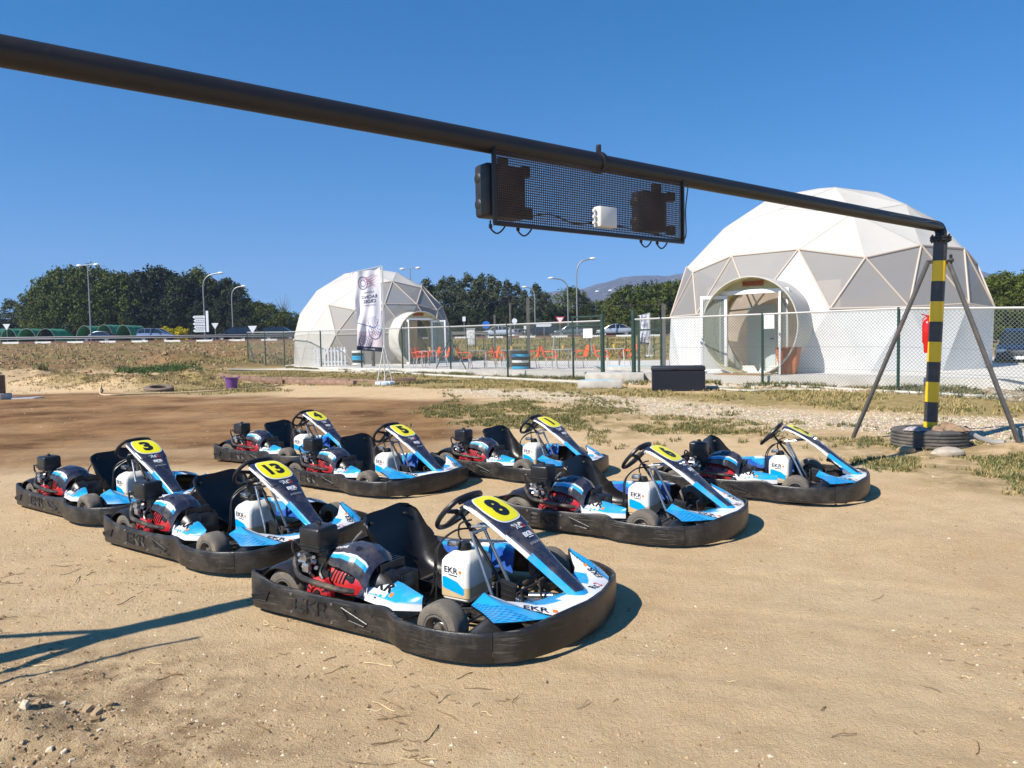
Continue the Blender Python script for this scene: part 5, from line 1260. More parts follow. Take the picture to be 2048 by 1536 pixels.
# ================================================================ FURNITURE ON THE TERRACE
M_ORC = mat('orange_chair_plastic', (.86, .115, .018), .45); M_ALU = mat('white_metal_leg', (.62, .62, .60), .4, .3); M_TOP = mat('grey_table_top', (.42, .42, .42), .4); M_POT = mat('ochre_pot', (.55, .36, .08), .6)
def make_chair():
    r0 = empty('chair'); 
    g = MB(); g.grid(lambda u, v: ((u-.5)*.44, (v-.5)*.44, .44-.02*math.cos((u-.5)*PI)*math.cos((v-.5)*PI)), 8, 8, thick=-.02); g.build('seat', M_ORC, r0)
    g = MB(); g.grid(lambda u, v: (-.22-.10*v-.05*math.cos((u-.5)*PI), (u-.5)*(.44-.10*v*v), .46+.40*v+.03*math.cos((u-.5)*PI)*v), 10, 6, thick=.02); g.build('backrest', M_ORC, r0)
    for s_ in (1, -1):
        g = MB(); g.tube(catm([(-.26, .22*s_, .66), (-.1, .27*s_, .67), (.12, .27*s_, .65), (.20, .25*s_, .56), (.20, .22*s_, .44)], 4), .019, 6); g.build('armrest', M_ORC, r0)
    for sx_ in (1, -1):
        for s_ in (1, -1):
            g = MB(); g.cyl((.17*sx_, .19*s_, .44), (.24*sx_, .23*s_, 0), .016, .014, 8); g.build('leg', M_ALU, r0)
    return r0
def make_table():
    r0 = empty('table'); g = MB(); g.box((0, 0, .73), (.70, .70, .03), bev=.008); g.build('table_top', M_TOP, r0)
    for a in (1, -1):
        for b in (1, -1): g = MB(); g.cyl((.31*a, .31*b, .72), (.33*a, .33*b, 0), .02, None, 8); g.build('leg', M_ALU, r0)
    return r0
def make_pot():
    g = MB(); g.lathe((0, 0, 0), (0, 0, 1), [(.001, 0), (.05, 0), (.075, .13), (.08, .13), (.08, .15), (.065, .15), (.05, .12), (.001, .12)], 14); return g.build('flower_pot', M_POT)
ch0 = make_chair(); tb0 = make_table(); pt0 = make_pot(); tch = register(ch0); ttb = register(tb0); tpt = (pt0, [])
first = {'c': True, 't': True, 'p': True}
def place(kind, tree_, pos, rz, lab, cat, grp):
    o = tree_[0] if first[kind] else copy_tree(tree_); first[kind] = False; o.location = pos; o.rotation_euler = (0, 0, rz); tag(o, lab, cat, grp); return o
CG = 'orange chairs on the terrace'; TG = 'terrace tables'
def tset(uT, Y, uL, uR, words, extra=None):
    c = at(uT, 700, Y); c.z = SZ
    place('t', ttb, c, R(8), 'grey topped table %s' % words, 'table', TG)
    place('p', tpt, c+Vector((.05, 0, .745)), 0, 'small ochre pot on the table %s' % words, 'pot', 'pots on the terrace tables')
    for u_, rz, w_ in ((uL, R(-8), 'left hand'), (uR, PI+R(12), 'right hand')):
        if u_ is None: continue
        q = at(u_, 700, Y+.15*(1 if rz > 1 else -1)); q.z = SZ; place('c', tch, q, rz, '%s orange chair at the table %s' % (w_, words), 'chair', CG)
tset(954, 30.5, 931, 982, 'nearest the small dome entrance')
tset(1021, 29.6, 1002, 1064, 'behind the striped tyre stack')
tset(1124, 28.6, 1102, 1159, 'behind the left gate post')
tset(1226, 28.0, 1206, 1254, 'seen through the gate opening')
tset(858, 33.5, 838, 884, 'in front of the small dome door')
c = at(845, 700, 36.5); c.z = SZ; place('c', tch, c, R(-20), 'orange chair inside the small dome, left one in the doorway', 'chair', CG)
c = at(866, 700, 37); c.z = SZ; place('c', tch, c, R(200), 'orange chair inside the small dome, right one in the doorway', 'chair', CG)
# striped tyre stacks
def tyre_stack(u, v, Y, cols, lab, r=.30, h=.12):
    c = gz(u, v, SZ) if Y is None else at(u, v, Y); c.z = SZ; root = empty('tyre_stack', c); tag(root, lab, 'tyre planter', None)
    for k, m in enumerate(cols):
        g = MB(); a = h/2; g.lathe((0, 0, a+k*h), (0, 0, 1), [(r*.6, -a), (r*.9, -a*.98), (r, -a*.6), (r, a*.6), (r*.9, a*.98), (r*.6, a)], 28); g.build('painted_tyre', m, root)
M_TB = mat('blue_painted_rubber', (.02, .36, .62), .6, dirt=.1); M_TW = mat('white_painted_rubber', (.75, .75, .72), .6, dirt=.1); M_TK = mat('black_rubber', (.02, .02, .02), .7)
tyre_stack(1041, 738, None, [M_TB, M_TK, M_TW, M_TK, M_TB, M_TK], 'stack of tyres painted blue, white and black beside the patio post', .33, .117)
tyre_stack(717, 730, None, [M_TW, M_TK, M_TB, M_TB, M_TK, M_TW], 'stack of painted tyres with a blue band in front of the small dome', .34, .125)
c = at(746, 700, 36.8); c.z = SZ; o = MB().cyl((0, 0, 0), (0, 0, .75), .09, None, 14).build('bollard', M_GREY); o.location = c; tag(o, 'short dark grey post by the small dome wall', 'post')
# picket fence
c = at(660, 730, 38.3); c.z = SZ; pk = empty('picket_fence', c, R(-4)); tag(pk, 'white picket fence panel standing before the small dome', 'fence')
for k in range(10):
    x = -.78+k*.174; g = MB(); g.prism([(x-.04, 0), (x+.04, 0), (x+.04, .92), (x, .98), (x-.04, .92)], .02, M=Matrix(((1, 0, 0, 0), (0, 0, -1, 0), (0, 1, 0, 0), (0, 0, 0, 1)))); g.build('picket', M_WFRAME, pk)
for z in (.22, .78): g = MB(); g.box((0, .015, z), (1.75, .02, .07)); g.build('rail', M_WFRAME, pk)
# patio heater
c = at(1022, 700, 31); c.z = SZ; ph = empty('patio_heater', c); tag(ph, 'tall black mushroom shaped patio heater behind the tyre stack', 'heater')
top = at(1022, 592, 31).z-SZ
g = MB(); g.lathe((0, 0, top), (0, 0, 1), [(.001, .06), (.12, .06), (.27, .0), (.27, -.03), (.10, -.02), (.08, -.25), (.05, -.27), (.001, -.27)], 20); g.build('hood', M_BLK, ph)
g = MB(); g.cyl((0, 0, 0), (0, 0, top-.2), .045, None, 10); g.cyl((0, 0, 0), (0, 0, .75), .2, .18, 16); g.build('pole', M_GREY, ph)
GPN = 'tall grey posts round the terrace'
for u, v0, v1, Y, lab in ((1058, 595, 738, 29.5, 'tall square grey post behind the striped tyre stack'), (1328, 608, 735, 27, 'tall square grey post left of the large dome'), (991, 630, 735, 36, 'thin grey post at the back of the terrace, left of the patio heater')):
    b = at(u, v1, Y); t_ = at(u, v0, Y); g = MB(); w_ = .12 if Y < 35 else .09; zb = float(T(b.x, b.y)); g.box((0, 0, (t_.z-zb)/2), (w_, w_, t_.z-zb)); o = g.build('post', M_GREY); o.location = (b.x, b.y, zb); tag(o, lab, 'post', GPN)
g = MB(); a_ = at(894, 607, 33); b_ = at(1058, 600, 29.5); c_ = at(1328, 609, 27); g.tube(catm([a_+Vector((-2, 1, -.25)), a_.lerp(b_, .5)+Vector((0, 0, -.03)), b_, b_.lerp(c_, .5)+Vector((0, 0, -.12)), c_], 8), .007, 5); o = g.build('overhead_wire', M_BLK); tag(o, 'thin dark wire strung between the tall grey posts', 'wire')

# ================================================================ FLAG BANNERS
M_FLAG = mat('white_flag_cloth', (.72, .72, .76), .8, attr='paint')
def banner(base, top_z, w_, h_, name_lab, scale=1, az=R(8)):
    root = empty('flag_banner', base, az); tag(root, name_lab, 'flag')
    g = MB()
    for k in range(8):
        a = k*PI/4; g.box((math.cos(a)*.22*scale, math.sin(a)*.22*scale, .06*scale), (.20*scale, .20*scale, .12*scale), rz=a, bev=.03*scale)
    g.cyl((0, 0, 0), (0, 0, .10*scale), .28*scale, None, 16); g.build('base_weight', mat('pale_blue_plastic', (.62, .70, .76), .4), root)
    g = MB(); g.cyl((0, 0, .05), (0, 0, top_z*.98), .022*scale, .018*scale, 10); g.cyl((.035*scale, 0, .3*top_z), (.035*scale, 0, top_z*.98), .012*scale, None, 8)
    for k in range(6): g.box((.018*scale, 0, top_z*(.35+.12*k)), (.05*scale, .02*scale, .03*scale))
    g.tube([(0, 0, top_z*.985), (-w_*1.02, 0, top_z*.985-.22*scale)], .012*scale, 6); g.build('mast', M_ALU, root)
    for k in range(4):
        a = PI/4+k*PI/2; g = MB(); g.cyl((math.cos(a)*.34*scale, math.sin(a)*.34*scale, .1*scale), (0, 0, top_z*.34), .013*scale, None, 6); g.build('stay', M_ALU, root)
    def ff_(u, v):      # u from the mast outwards, v downwards
        z = top_z*.975-h_*v-.20*scale*u*(1-v)+.08*scale*u*v*1.0; x = -.05*scale-w_*u*(1-.17*v+.10*math.sin(v*PI)*-1)
        y = .05*scale*math.sin(u*7+v*5)*(u**.5)+.035*scale*math.sin(u*15-v*11)*u+.05*scale*v*math.sin(v*7+u*3)
        return (x, y, z)
    NU, NV = 110, 250; m = MB(); m.grid(ff_, NU, NV, 0, thick=0); cols = np.zeros((NU+1, NV+1, 4)); cols[..., :3] = (.74, .74, .79); cols[..., 3] = 1
    U, Vv = np.meshgrid(np.linspace(0, 1, NU+1), np.linspace(0, 1, NV+1), indexing='ij')
    def put(mask, col, a=1): cols[..., :3] = np.where(mask[..., None], np.array(col)*a+cols[..., :3]*(1-a), cols[..., :3])
    put(Vv > .755+.0*U, (.52, .42, .46), .7); put(Vv > .945, (.02, .025, .05))
    # tyre with flames, printed at the top
    dx, dy = (U-.62)/.17, (Vv-.155)/.085; rr_ = np.hypot(dx, dy); put((rr_ < 1) & (rr_ > .86), (.10, .08, .20)); put((rr_ < .55) & (rr_ > .42), (.10, .08, .20)); put((rr_ < .86) & (rr_ > .6) & ((np.floor(Vv*130)+np.floor(U*26)) % 2 == 0), (.14, .12, .28), .7)
    for k in range(6):
        fy = .085+.024*k; put((np.abs(Vv-fy-.012*np.sin(U*18+k)) < .007*(U/.45).clip(0, 1)) & (U < .50) & (U > .08+.03*(k % 3)), (.42, .10, .18), .8)
    def car_print(cu, cv, s_, col):
        a, b = (U-cu)/s_, (Vv-cv)/(s_*.42); r2 = np.hypot(a, b); put((r2 < 1) & (r2 > .88) & (b > -.2), col)
        put((np.abs(a+.4*b) < .75) & (np.abs(b) < .55) & (np.sin(a*17+b*6)*np.sin(b*15-a*5) > .25), col)
    car_print(.35, .625, .22, (.08, .11, .30)); car_print(.28, .745, .27, (.05, .07, .22)); car_print(.66, .87, .27, (.03, .045, .16)); put((np.abs(Vv-.655+.10*(U-.9)) < .006) & (U > .35), (.10, .12, .35))
    fl = m.build('flag', M_FLAG, root, colors=cols.reshape(-1, 4), sharp=0)
    tx = MB()
    def FS(x, y, off=.006):   # text seen from behind the cloth, so mirrored
        p_ = Vector(ff_(x, y)); return p_+Vector((0, -off, 0))
    for s_, sz, vy, bd in (('KARTING', .085, .275, 0), ('RACING', .155, .33, .002), ('CROSS', .155, .385, .004), ('COSTA BRAVA', .07, .435, 0)):
        V_, F_ = text2d(s_, sz*scale, bd*scale); wd = max(abs(x) for x, y in V_); k_ = min(1, .36*w_/wd)
        tx.add([FS(.44+x*k_*1.0/w_, vy-y/h_) for x, y in V_], F_)
    V_, F_ = text2d('KARTINGROSES', .06*scale, 0); tx.add([FS(.5+x*.9/w_, .975-y/h_) for x, y in V_], F_, 1)
    tx.build('lettering', [mat('navy_flag_print', (.03, .04, .12), .7), M_WHITE], fl)
fb = gp(770, 770); fz = at(762, 528, fb.y).z-fb.z
banner(fb, fz, .98, fz*.70, 'tall white flag banner on a pale blue base in front of the small dome')
fb2 = at(1300, 712, 46); fb2.z = float(T(fb2.x, fb2.y)); fz2 = at(1303, 624, 46).z-fb2.z
banner(fb2, fz2, .72, fz2*.70, 'distant white flag banner in the field left of the large dome', .8)
# concrete base at the left edge with a leaning barrel
c = gg(-2, 799); o = MB().box((0, 0, .09), (.55, .5, .18), bev=.02).build('concrete_block', M_CONC2); o.location = c+Vector((-.06, 0, 0)); tag(o, 'small concrete block under the brown drum at the left edge', 'block')
o = MB().lathe((0, 0, 0), (0, 0, 1), [(.001, 0), (.20, 0), (.22, .02), (.22, .15), (.23, .16), (.22, .17), (.22, .32), (.23, .33), (.22, .34), (.22, .5), (.19, .52), (.001, .52)], 20).build('drum', mat('brown_drum', (.12, .055, .035), .5, dirt=.3)); o.location = c+Vector((-.06, 0, .18)); tag(o, 'brown drum standing on the concrete block at the left edge', 'drum')
c = gg(40, 797); o = MB().box((0, 0, .02), (1.1, .5, .04), bev=.01).build('slab', mat('grey_slab', (.42, .43, .46), .8)); o.location = c; tag(o, 'flat grey slab on the dirt right of the brown drum', 'slab')
# ================================================================ ROAD, TRAFFIC, LAMPS
def tz(x, y): return float(T(x, y))
xs = np.linspace(-150, 150, 61); g = MB()
g.grid(lambda u, v: (lerp(-160, 160, u), lerp(89.0, 108, v), tz(lerp(-160, 160, u), lerp(89.0, 108, v))+.18), 60, 4); tag(g.build('road', mat('asphalt', (.055, .055, .058), .9, var=.15, vscale=2)), kind='structure')
g = MB()
for k in range(-75, 75):
    x = k*1.9; g.box((x, 88.6, tz(x, 88.6)+.10), (1.9, .30, .24), 0 if k % 2 else 1)
tag(g.build('kerb', [mat('white_kerb_paint', (.75, .74, .72), .8), mat('brick_kerb_paint', (.20, .10, .08), .8)]), kind='structure')
M_GR_RAIL = mat('dark_guardrail', (.06, .062, .075), .5, .5)
def guard(u0, u1, Y, z, lab, m):
    a, b = at(u0, 680, Y), at(u1, 680, Y); base = Vector((a.x, Y, tz(a.x, Y))); root = empty('guardrail', base); tag(root, lab, 'guardrail')
    n_ = max(2, int((b.x-a.x)/6)); g = MB(); P_ = [Vector((lerp(a.x, b.x, k/n_), Y, tz(lerp(a.x, b.x, k/n_), Y)+z))-base for k in range(n_+1)]
    for dz in (-.10, .10): g.tube([p+Vector((0, -.04, dz)) for p in P_], .085, 6)
    g.tube(P_, .06, 6); g.build('rail', m, root)
    for p in P_:
        q = MB(); q.box((p.x, p.y+.06, p.z-z/2+.05), (.10, .10, z+.2)); q.build('guardrail_post', m, root)
guard(-260, 592, 88.9, .62, 'long dark guardrail along the raised road behind the left field', M_GR_RAIL)
guard(890, 975, 86.5, .62, 'short pale guardrail right of the small dome', M_GALV)
CARP = {'sedan': dict(L=4.5, W=1.76, body=[(-2.25, .45, .78, .74), (-2.1, .34, .92, .82), (-1.4, .30, .96, .88), (.9, .30, .93, .88), (1.8, .30, .80, .86), (2.15, .34, .68, .78), (2.25, .40, .58, .66)], gl=[(-1.75, .95), (-1.05, 1.36), (-.55, 1.44), (.15, 1.43), (.55, 1.32), (1.15, .90)]),
        'wagon': dict(L=4.6, W=1.80, body=[(-2.3, .45, .95, .76), (-2.2, .34, 1.02, .84), (-1.4, .30, 1.04, .90), (.9, .30, 1.0, .90), (1.75, .30, .88, .86), (2.15, .34, .74, .78), (2.3, .42, .60, .66)], gl=[(-2.2, 1.0), (-2.0, 1.52), (-1.3, 1.62), (.1, 1.60), (.5, 1.50), (1.3, .98)])}
M_CG = mat('car_glass', (.015, .02, .025), .06, spec=.8); M_CW = mat('car_wheel_silver', (.40, .40, .41), .35, .6); M_LIGHT = mat('headlight_glass', (.75, .76, .78), .1); M_TAIL = mat('tail_light', (.45, .02, .02), .3)
_cars = {}
def make_car(kind, m):
    c = CARP[kind]; W = c['W']; root = empty('car')
    g = MB(); rs = []
    for x, zb, zt, w in c['body']:
        w = w*W/1.76; rs.append([Vector((x, y*w, z)) for y, z in ((-.92, zb), (-1, zb+.12), (-1.0, lerp(zb, zt, .6)), (-.93, zt-.02), (-.80, zt), (0, zt+.03), (.80, zt), (.93, zt-.02), (1.0, lerp(zb, zt, .6)), (1, zb+.12), (.92, zb))])
    g.rings(rs)
    gl = c['gl']; n_ = len(gl)
    for i in range(1, n_-2):
        (x0, z0), (x1, z1) = gl[i], gl[i+1]; w0, w1 = W*.5*.70, W*.5*.70
        g.add([(x0, -w0, z0+.015), (x1, -w1, z1+.015), (x1, w1, z1+.015), (x0, w0, z0+.015)], [(0, 1, 2, 3)])
    for s_ in (1, -1):
        g.tube([(gl[0][0], s_*W*.44, gl[0][1]), (gl[1][0], s_*W*.365, gl[1][1]), (gl[2][0], s_*W*.355, gl[2][1]+.005), (gl[-3][0], s_*W*.355, gl[-3][1]+.005), (gl[-2][0], s_*W*.37, gl[-2][1]), (gl[-1][0], s_*W*.44, gl[-1][1])], .035, 6)
        for fx in (.30, .60): 
            x = lerp(gl[1][0], gl[-2][0], fx); g.tube([(x, s_*W*.445, gl[0][1]), (x, s_*W*.36, np.interp(x, [p[0] for p in gl], [p[1] for p in gl]))], .03, 6)
    o = g.build('body', m, root)
    g = MB(); rs = []
    for x, z in gl:
        zb = np.interp(x, [p[0] for p in c['body']], [p[2] for p in c['body']])-.02; wt = W*.36 if z > 1.2 else W*.44; rs.append([Vector((x, -W*.445, zb)), Vector((x, -wt, max(z, zb+.001))), Vector((x, wt, max(z, zb+.001))), Vector((x, W*.445, zb))])
    g.rings(rs); g.build('window', M_CG, root)
    for x in (-1.35, 1.38):
        for s_ in (1, -1):
            g = MB(); g.lathe((x, s_*W*.44, .32), (0, s_, 0), [(.18, -.1), (.31, -.10), (.325, 0), (.31, .09), (.20, .10)], 20); w_ = g.build('wheel', M_TYR, root)
            g = MB(); g.lathe((x, s_*W*.44, .32), (0, s_, 0), [(.20, .08), (.21, .103), (.18, .085), (.05, .095), (.001, .10)], 20)
            for k in range(5): a = k*2*PI/5; g.box((0, 0, 0), (.15, .012, .035), M=Matrix.Translation((x+math.cos(a)*.11, s_*(W*.44+.10), .32+math.sin(a)*.11)) @ Matrix.Rotation(-a, 4, 'Y'))
            g.build('rim', M_CW, w_)
    for s_ in (1, -1):
        g = MB(); g.box((2.10, s_*.62, .67), (.22, .30, .13), bev=.04, rz=-s_*.3); g.build('headlight', M_LIGHT, root)
        g = MB(); g.box((-2.18, s_*.66, .82), (.16, .26, .16), bev=.03, rz=s_*.2); g.build('tail_light', M_TAIL, root)
        g = MB(); g.box((.75, s_*(W*.5+.07), .98), (.12, .18, .12), bev=.03); g.build('wing_mirror', M_BLK, root)
    g = MB(); g.box((2.235, 0, .60), (.05, .80, .16), bev=.02); 
    for k in range(3): g.box((2.265, 0, .555+.045*k), (.01, .74, .012), 1)
    g.build('grille', [M_BLK, M_STEEL], root)
    g = MB(); g.box((2.275, 0, .43), (.015, .50, .11)); g.build('number_plate', M_WHITE, root)
    g = MB(); g.box((2.16, 0, .34), (.12, 1.3, .12), bev=.03); g.build('lower_bumper', M_BLK, root)
    return root
def car(u, Y, kind, colr, rz, lab, z=None, met=.3):
    m = mat('car_paint', colr, .25, met, coat=.6); c = make_car(kind, m); p = at(u, 680, Y); c.location = (p.x, Y, (tz(p.x, Y)+(.18 if 89 < Y < 108 else 0)) if z is None else z); c.rotation_euler = (0, 0, rz); tag(c, lab, 'car', 'cars on the road behind the field'); return c
car(315, 97, 'wagon', (.22, .27, .40), 0, 'silver blue people carrier driving on the raised road, left'); car(200, 104, 'sedan', (.05, .07, .12), PI, 'dark blue car partly hidden behind the guardrail, in front of the green net tunnels')
car(470, 96, 'wagon', (.012, .016, .03), PI, 'black estate car behind the yield signs on the left'); car(563, 95, 'wagon', (.012, .018, .022), 0, 'dark estate car just left of the small dome')
car(996, 98, 'sedan', (.72, .73, .75), PI, 'white hatchback nearest the blue round sign'); car(1037, 112, 'sedan', (.66, .67, .70), R(60), 'second white car half hidden behind the other white car'); car(1079, 99, 'wagon', (.03, .03, .045), PI+.2, 'dark car right of the two white cars')
car(1143, 98, 'sedan', (.14, .17, .17), PI, 'grey green car behind the gate leaf'); car(1229, 95, 'sedan', (.50, .51, .52), PI, 'silver sedan on the road, seen through the gate opening')
car(1980+75, 27.5, 'sedan', (.012, .018, .06), R(-128), 'dark blue car facing the camera beside the large dome', z=.30)
# street lamps
M_LP = mat('lamp_post_grey', (.27, .275, .28), .5, .4); M_LH = mat('lamp_head_white', (.75, .76, .78), .4)
def lamp(u, vt, Y, arm, lab, ub=None):
    b = at(u if ub is None else ub, 685, Y); zb = tz(b.x, Y); t_ = at(u, vt, Y).z; H_ = t_-zb; root = empty('street_lamp', (b.x, Y, zb)); tag(root, lab, 'street lamp', None)
    if arm == 'T':
        g = MB(); g.cyl((0, 0, 0), (0, 0, H_), .10, .06, 10); g.tube([(-.9, 0, H_-.05), (.9, 0, H_+.10)], .035, 6); g.build('pole', M_LP, root)
        for s_ in (1, -1): g = MB(); g.ball((s_*1.05, 0, H_+.05*s_), .32, 10, 0, (1.1, .6, .5)); g.build('lamp_head', M_LH, root)
    else:
        g = MB(); R_ = abs(arm); s_ = 1 if arm > 0 else -1; g.tube(catm([(0, 0, 0), (0, 0, H_*.5), (0, 0, H_*.80), (s_*R_*.12, 0, H_*.91), (s_*R_*.45, 0, H_*.975), (s_*R_, 0, H_)], 6), .085, 8); g.build('pole', M_LP, root)
        g = MB(); g.ball((s_*(R_+.25), 0, H_+.03), .36, 10, 0, (1.1, .5, .42)); g.build('lamp_head', M_LH, root)
lamp(183, 530, 92, 'T', 'tall double headed street lamp in front of the left wood'); lamp(411, 547, 96, 2.0, 'tall curved street lamp beside the white direction sign'); lamp(467, 573, 108, 1.5, 'shorter curved street lamp to the right of the direction sign')
lamp(118, 630, 140, 'T', 'small distant lamp among the trees behind the green net tunnels'); lamp(332, 602, 150, -1.6, 'faint distant lamp against the dark wood')
lamp(824, 537, 100, 'T', 'lamp rising behind the right shoulder of the small dome'); lamp(1071, 574, 110, -1.2, 'lamp post with short left arm behind the terrace'); lamp(1137, 556, 98, -1.9, 'curved street lamp leaning its arm to the left behind the gate')
lamp(1155, 518, 90, 1.7, 'tallest curved street lamp, arm to the right, behind the gate'); lamp(1209, 582, 120, 'T', 'thin double headed lamp in front of the mountain')
# signs
M_SB = mat('sign_white', (.74, .75, .76), .5); M_SBL = mat('sign_blue', (.02, .14, .50), .5); M_SR = mat('sign_red', (.55, .03, .03), .5); M_SK = mat('sign_lettering', (.05, .05, .06), .6)
def sign(u, v, Y, kind, lab, w=1.0, h=.35):
    c = at(u, v, Y); zb = tz(c.x, Y); root = empty('road_sign', (c.x, Y, zb)); tag(root, lab, 'road sign'); H_ = c.z-zb
    g = MB(); g.cyl((0, .06, 0), (0, .06, H_+.2), .045, None, 8); g.build('post', M_LP, root); g = MB()
    X = Matrix(((1, 0, 0, 0), (0, 0, 1, 0), (0, 1, 0, H_), (0, 0, 0, 1)))
    if kind == 'tri':
        g.prism([(-w/2, w*.4), (w/2, w*.4), (0, -w*.45)], .03, 1, M=X); g.prism([(-w/2*.7, w*.3), (w/2*.7, w*.3), (0, -w*.25)], .04, 0, M=Matrix.Translation((0, -.01, 0)) @ X)
    elif kind == 'tri_back': g.prism([(-w/2, w*.4), (w/2, w*.4), (0, -w*.45)], .03, 0, M=X)
    elif kind == 'round': g.cyl((0, 0, H_), (0, -.03, H_), w/2, None, 20, 2)
    elif kind == 'round_back': g.cyl((0, 0, H_), (0, -.03, H_), w/2, None, 20, 0)
    elif kind == 'arrow':
        g.prism([(-w/2, -h/2), (w/2-h/2, -h/2), (w/2, 0), (w/2-h/2, h/2), (-w/2, h/2)], .04, 0, M=X)
    elif kind == 'box': g.box((0, 0, H_), (w, .05, h), 0)
    elif kind == 'stack':
        for k in range(5):
            zz = H_-.42*k; a = w*(1-.1*(k % 2)); g.prism([(-a, zz-.17-H_), (.15, zz-.17-H_), (.15, zz+.17-H_), (-a, zz+.17-H_), (-a-.22, zz-H_)], .05, 0, M=X)
            for q in range(5): g.box((-a+.15+.22*q, -.005, zz), (.14, .02, .07), 3)
        g.box((.45, 0, H_-.55), (.30, .06, 2.6), 0)
    g.build('sign_plate', [M_SB, M_SR, M_SBL, M_SK], root)
sign(407, 634, 93, 'stack', 'white direction sign with stacked arrow boards left of the curved lamp', 1.15); sign(430, 652, 95, 'tri_back', 'back of a white triangular sign near the direction sign', .9); sign(505, 659, 92, 'tri_back', 'white inverted triangle sign above the black estate car', 1.1); sign(13, 654, 92, 'tri_back', 'pale sign at the far left by the guardrail', .9)
sign(972, 650, 90, 'round', 'round blue road sign above the white hatchback', .95); sign(1050, 655, 88, 'box', 'small white and red sign between the white cars and the dark car', .3, .4); sign(1120, 641, 94, 'tri', 'yield sign with red border behind the fence', 1.2); sign(1088, 650, 92, 'arrow', 'white arrow shaped direction sign beside the yield sign', 1.9, .42); sign(928, 638, 96, 'box', 'back of a small grey sign right of the small dome', .4, .6); sign(1029, 642, 100, 'round_back', 'grey round sign seen from behind near the patio heater', .7)
c = at(942, 686, 70); o = MB().box((0, 0, .75), (.75, .45, 1.5), bev=.01).box((0, 0, 1.53), (.85, .55, .06)).build('utility_cabinet', mat('graffiti_cabinet', (.66, .65, .62), .6, var=.3, vscale=6)); o.location = (c.x, 70, tz(c.x, 70)); tag(o, 'pale utility cabinet with graffiti standing in the field right of the small dome', 'cabinet')
c = at(1145, 700, 52); fz_ = tz(c.x, 52); gr_ = empty('goal_frame', (c.x, 52, fz_)); tag(gr_, 'pale empty tubular frame standing in the field behind the gate', 'frame')
for s_ in (-1, 1):
    q = MB(); q.tube([(s_*1.4, 0, 0), (s_*1.2, .5, 1.35)], .03, 6); q.tube([(s_*1.1, 1.0, 0), (s_*1.2, .5, 1.35)], .03, 6); q.build('leg', M_LP, gr_)
q = MB(); q.tube([(-1.2, .5, 1.35), (1.2, .5, 1.35)], .03, 6); q.build('cross_bar', M_LP, gr_)
# low green fence posts across the field
pts = [Vector((at(u, 700, Y).x, Y, 0)) for u, Y in ((598, 62), (760, 58), (935, 52), (985, 50), (1090, 47), (1180, 45), (1290, 43), (1345, 42))]
for p_ in pts: p_.z = tz(p_.x, p_.y)
base = pts[0].copy(); fr = empty('field_fence', base); tag(fr, 'low thin green fence crossing the field behind the terrace', 'fence')
for i in range(len(pts)-1):
    for k in range(3):
        q = pts[i].lerp(pts[i+1], k/3); g = MB(); g.cyl(q-base, q-base+Vector((0, 0, 1.25)), .03, None, 6); g.build('fence_post', M_PGRN, fr)
g = MB()
for z in (.4, .8, 1.2): g.tube([p_-base+Vector((0, 0, z)) for p_ in pts], .008, 4)
g.build('wire', M_WIRE, fr)
# green net tunnels
M_NET = mat('green_shade_net', (.02, .24, .13), .7, var=.25, vscale=1.5)
def nett(u0, u1, vt, Y, D_, lab):
    a, b = at(u0, 670, Y), at(u1, 670, Y); w = b.x-a.x; zt = at(u0, vt, Y).z; cx_ = (a.x+b.x)/2; zb = tz(cx_, Y); root = empty('net_tunnel', (cx_, Y, zb)); tag(root, lab, 'net tunnel', 'green net tunnels')
    g = MB(); g.grid(lambda u, v: (-math.cos(v*PI)*w/2, u*D_, math.sin(v*PI)**.8*(zt-zb)+.02*math.sin(u*30)), 12, 14, thick=.03); g.build('net_cover', M_NET, root)
    for k in range(4): g = MB(); g.tube([(-math.cos(v*PI/14)*w/2*1.01, D_*k/3, math.sin(v*PI/14)**.8*(zt-zb)*1.01) for v in range(15)], .04, 5); g.build('hoop', M_LP, root)
for u0, u1, lab in ((-70, 0, 'leftmost green net tunnel, cut by the picture edge'), (0, 34, 'green net tunnel behind the pale sign at far left'), (34, 72, 'green net tunnel second from the pale sign'), (72, 110, 'green net tunnel at the right end of the left row')): nett(u0, u1, 658, 111, 5, lab)
nett(152, 186, 652, 111, 5, 'rounded green net tunnel left of the double lamp'); nett(191, 226, 650, 111, 5, 'taller green net tunnel right of the double lamp'); nett(230, 263, 651, 112, 5, 'green net tunnel nearest the silver blue people carrier')

# ================================================================ TREES
def leafm(name, c1, c2):
    m = mat(name, c1, .75); nt = m.node_tree; n = nt.nodes; l = nt.links; b = n['Principled BSDF']
    a = n.new('ShaderNodeAttribute'); a.attribute_name = 'paint'; mx = n.new('ShaderNodeMix'); mx.data_type = 'RGBA'; mx.inputs[6].default_value = (*c1, 1); mx.inputs[7].default_value = (*c2, 1); l.new(a.outputs['Fac'], mx.inputs[0]); l.new(mx.outputs[2], b.inputs['Base Color']); b.inputs['Specular IOR Level'].default_value = .2
    return m
M_LF = [leafm('olive_leaves', (.030, .045, .006), (.098, .120, .018)), leafm('dark_leaves', (.012, .022, .009), (.040, .055, .020)), leafm('grey_green_leaves', (.030, .045, .022), (.085, .100, .050)), leafm('yellow_flowers', (.20, .22, .01), (.62, .52, .01))]
M_TRK = mat('bark', (.12, .09, .065), .9)
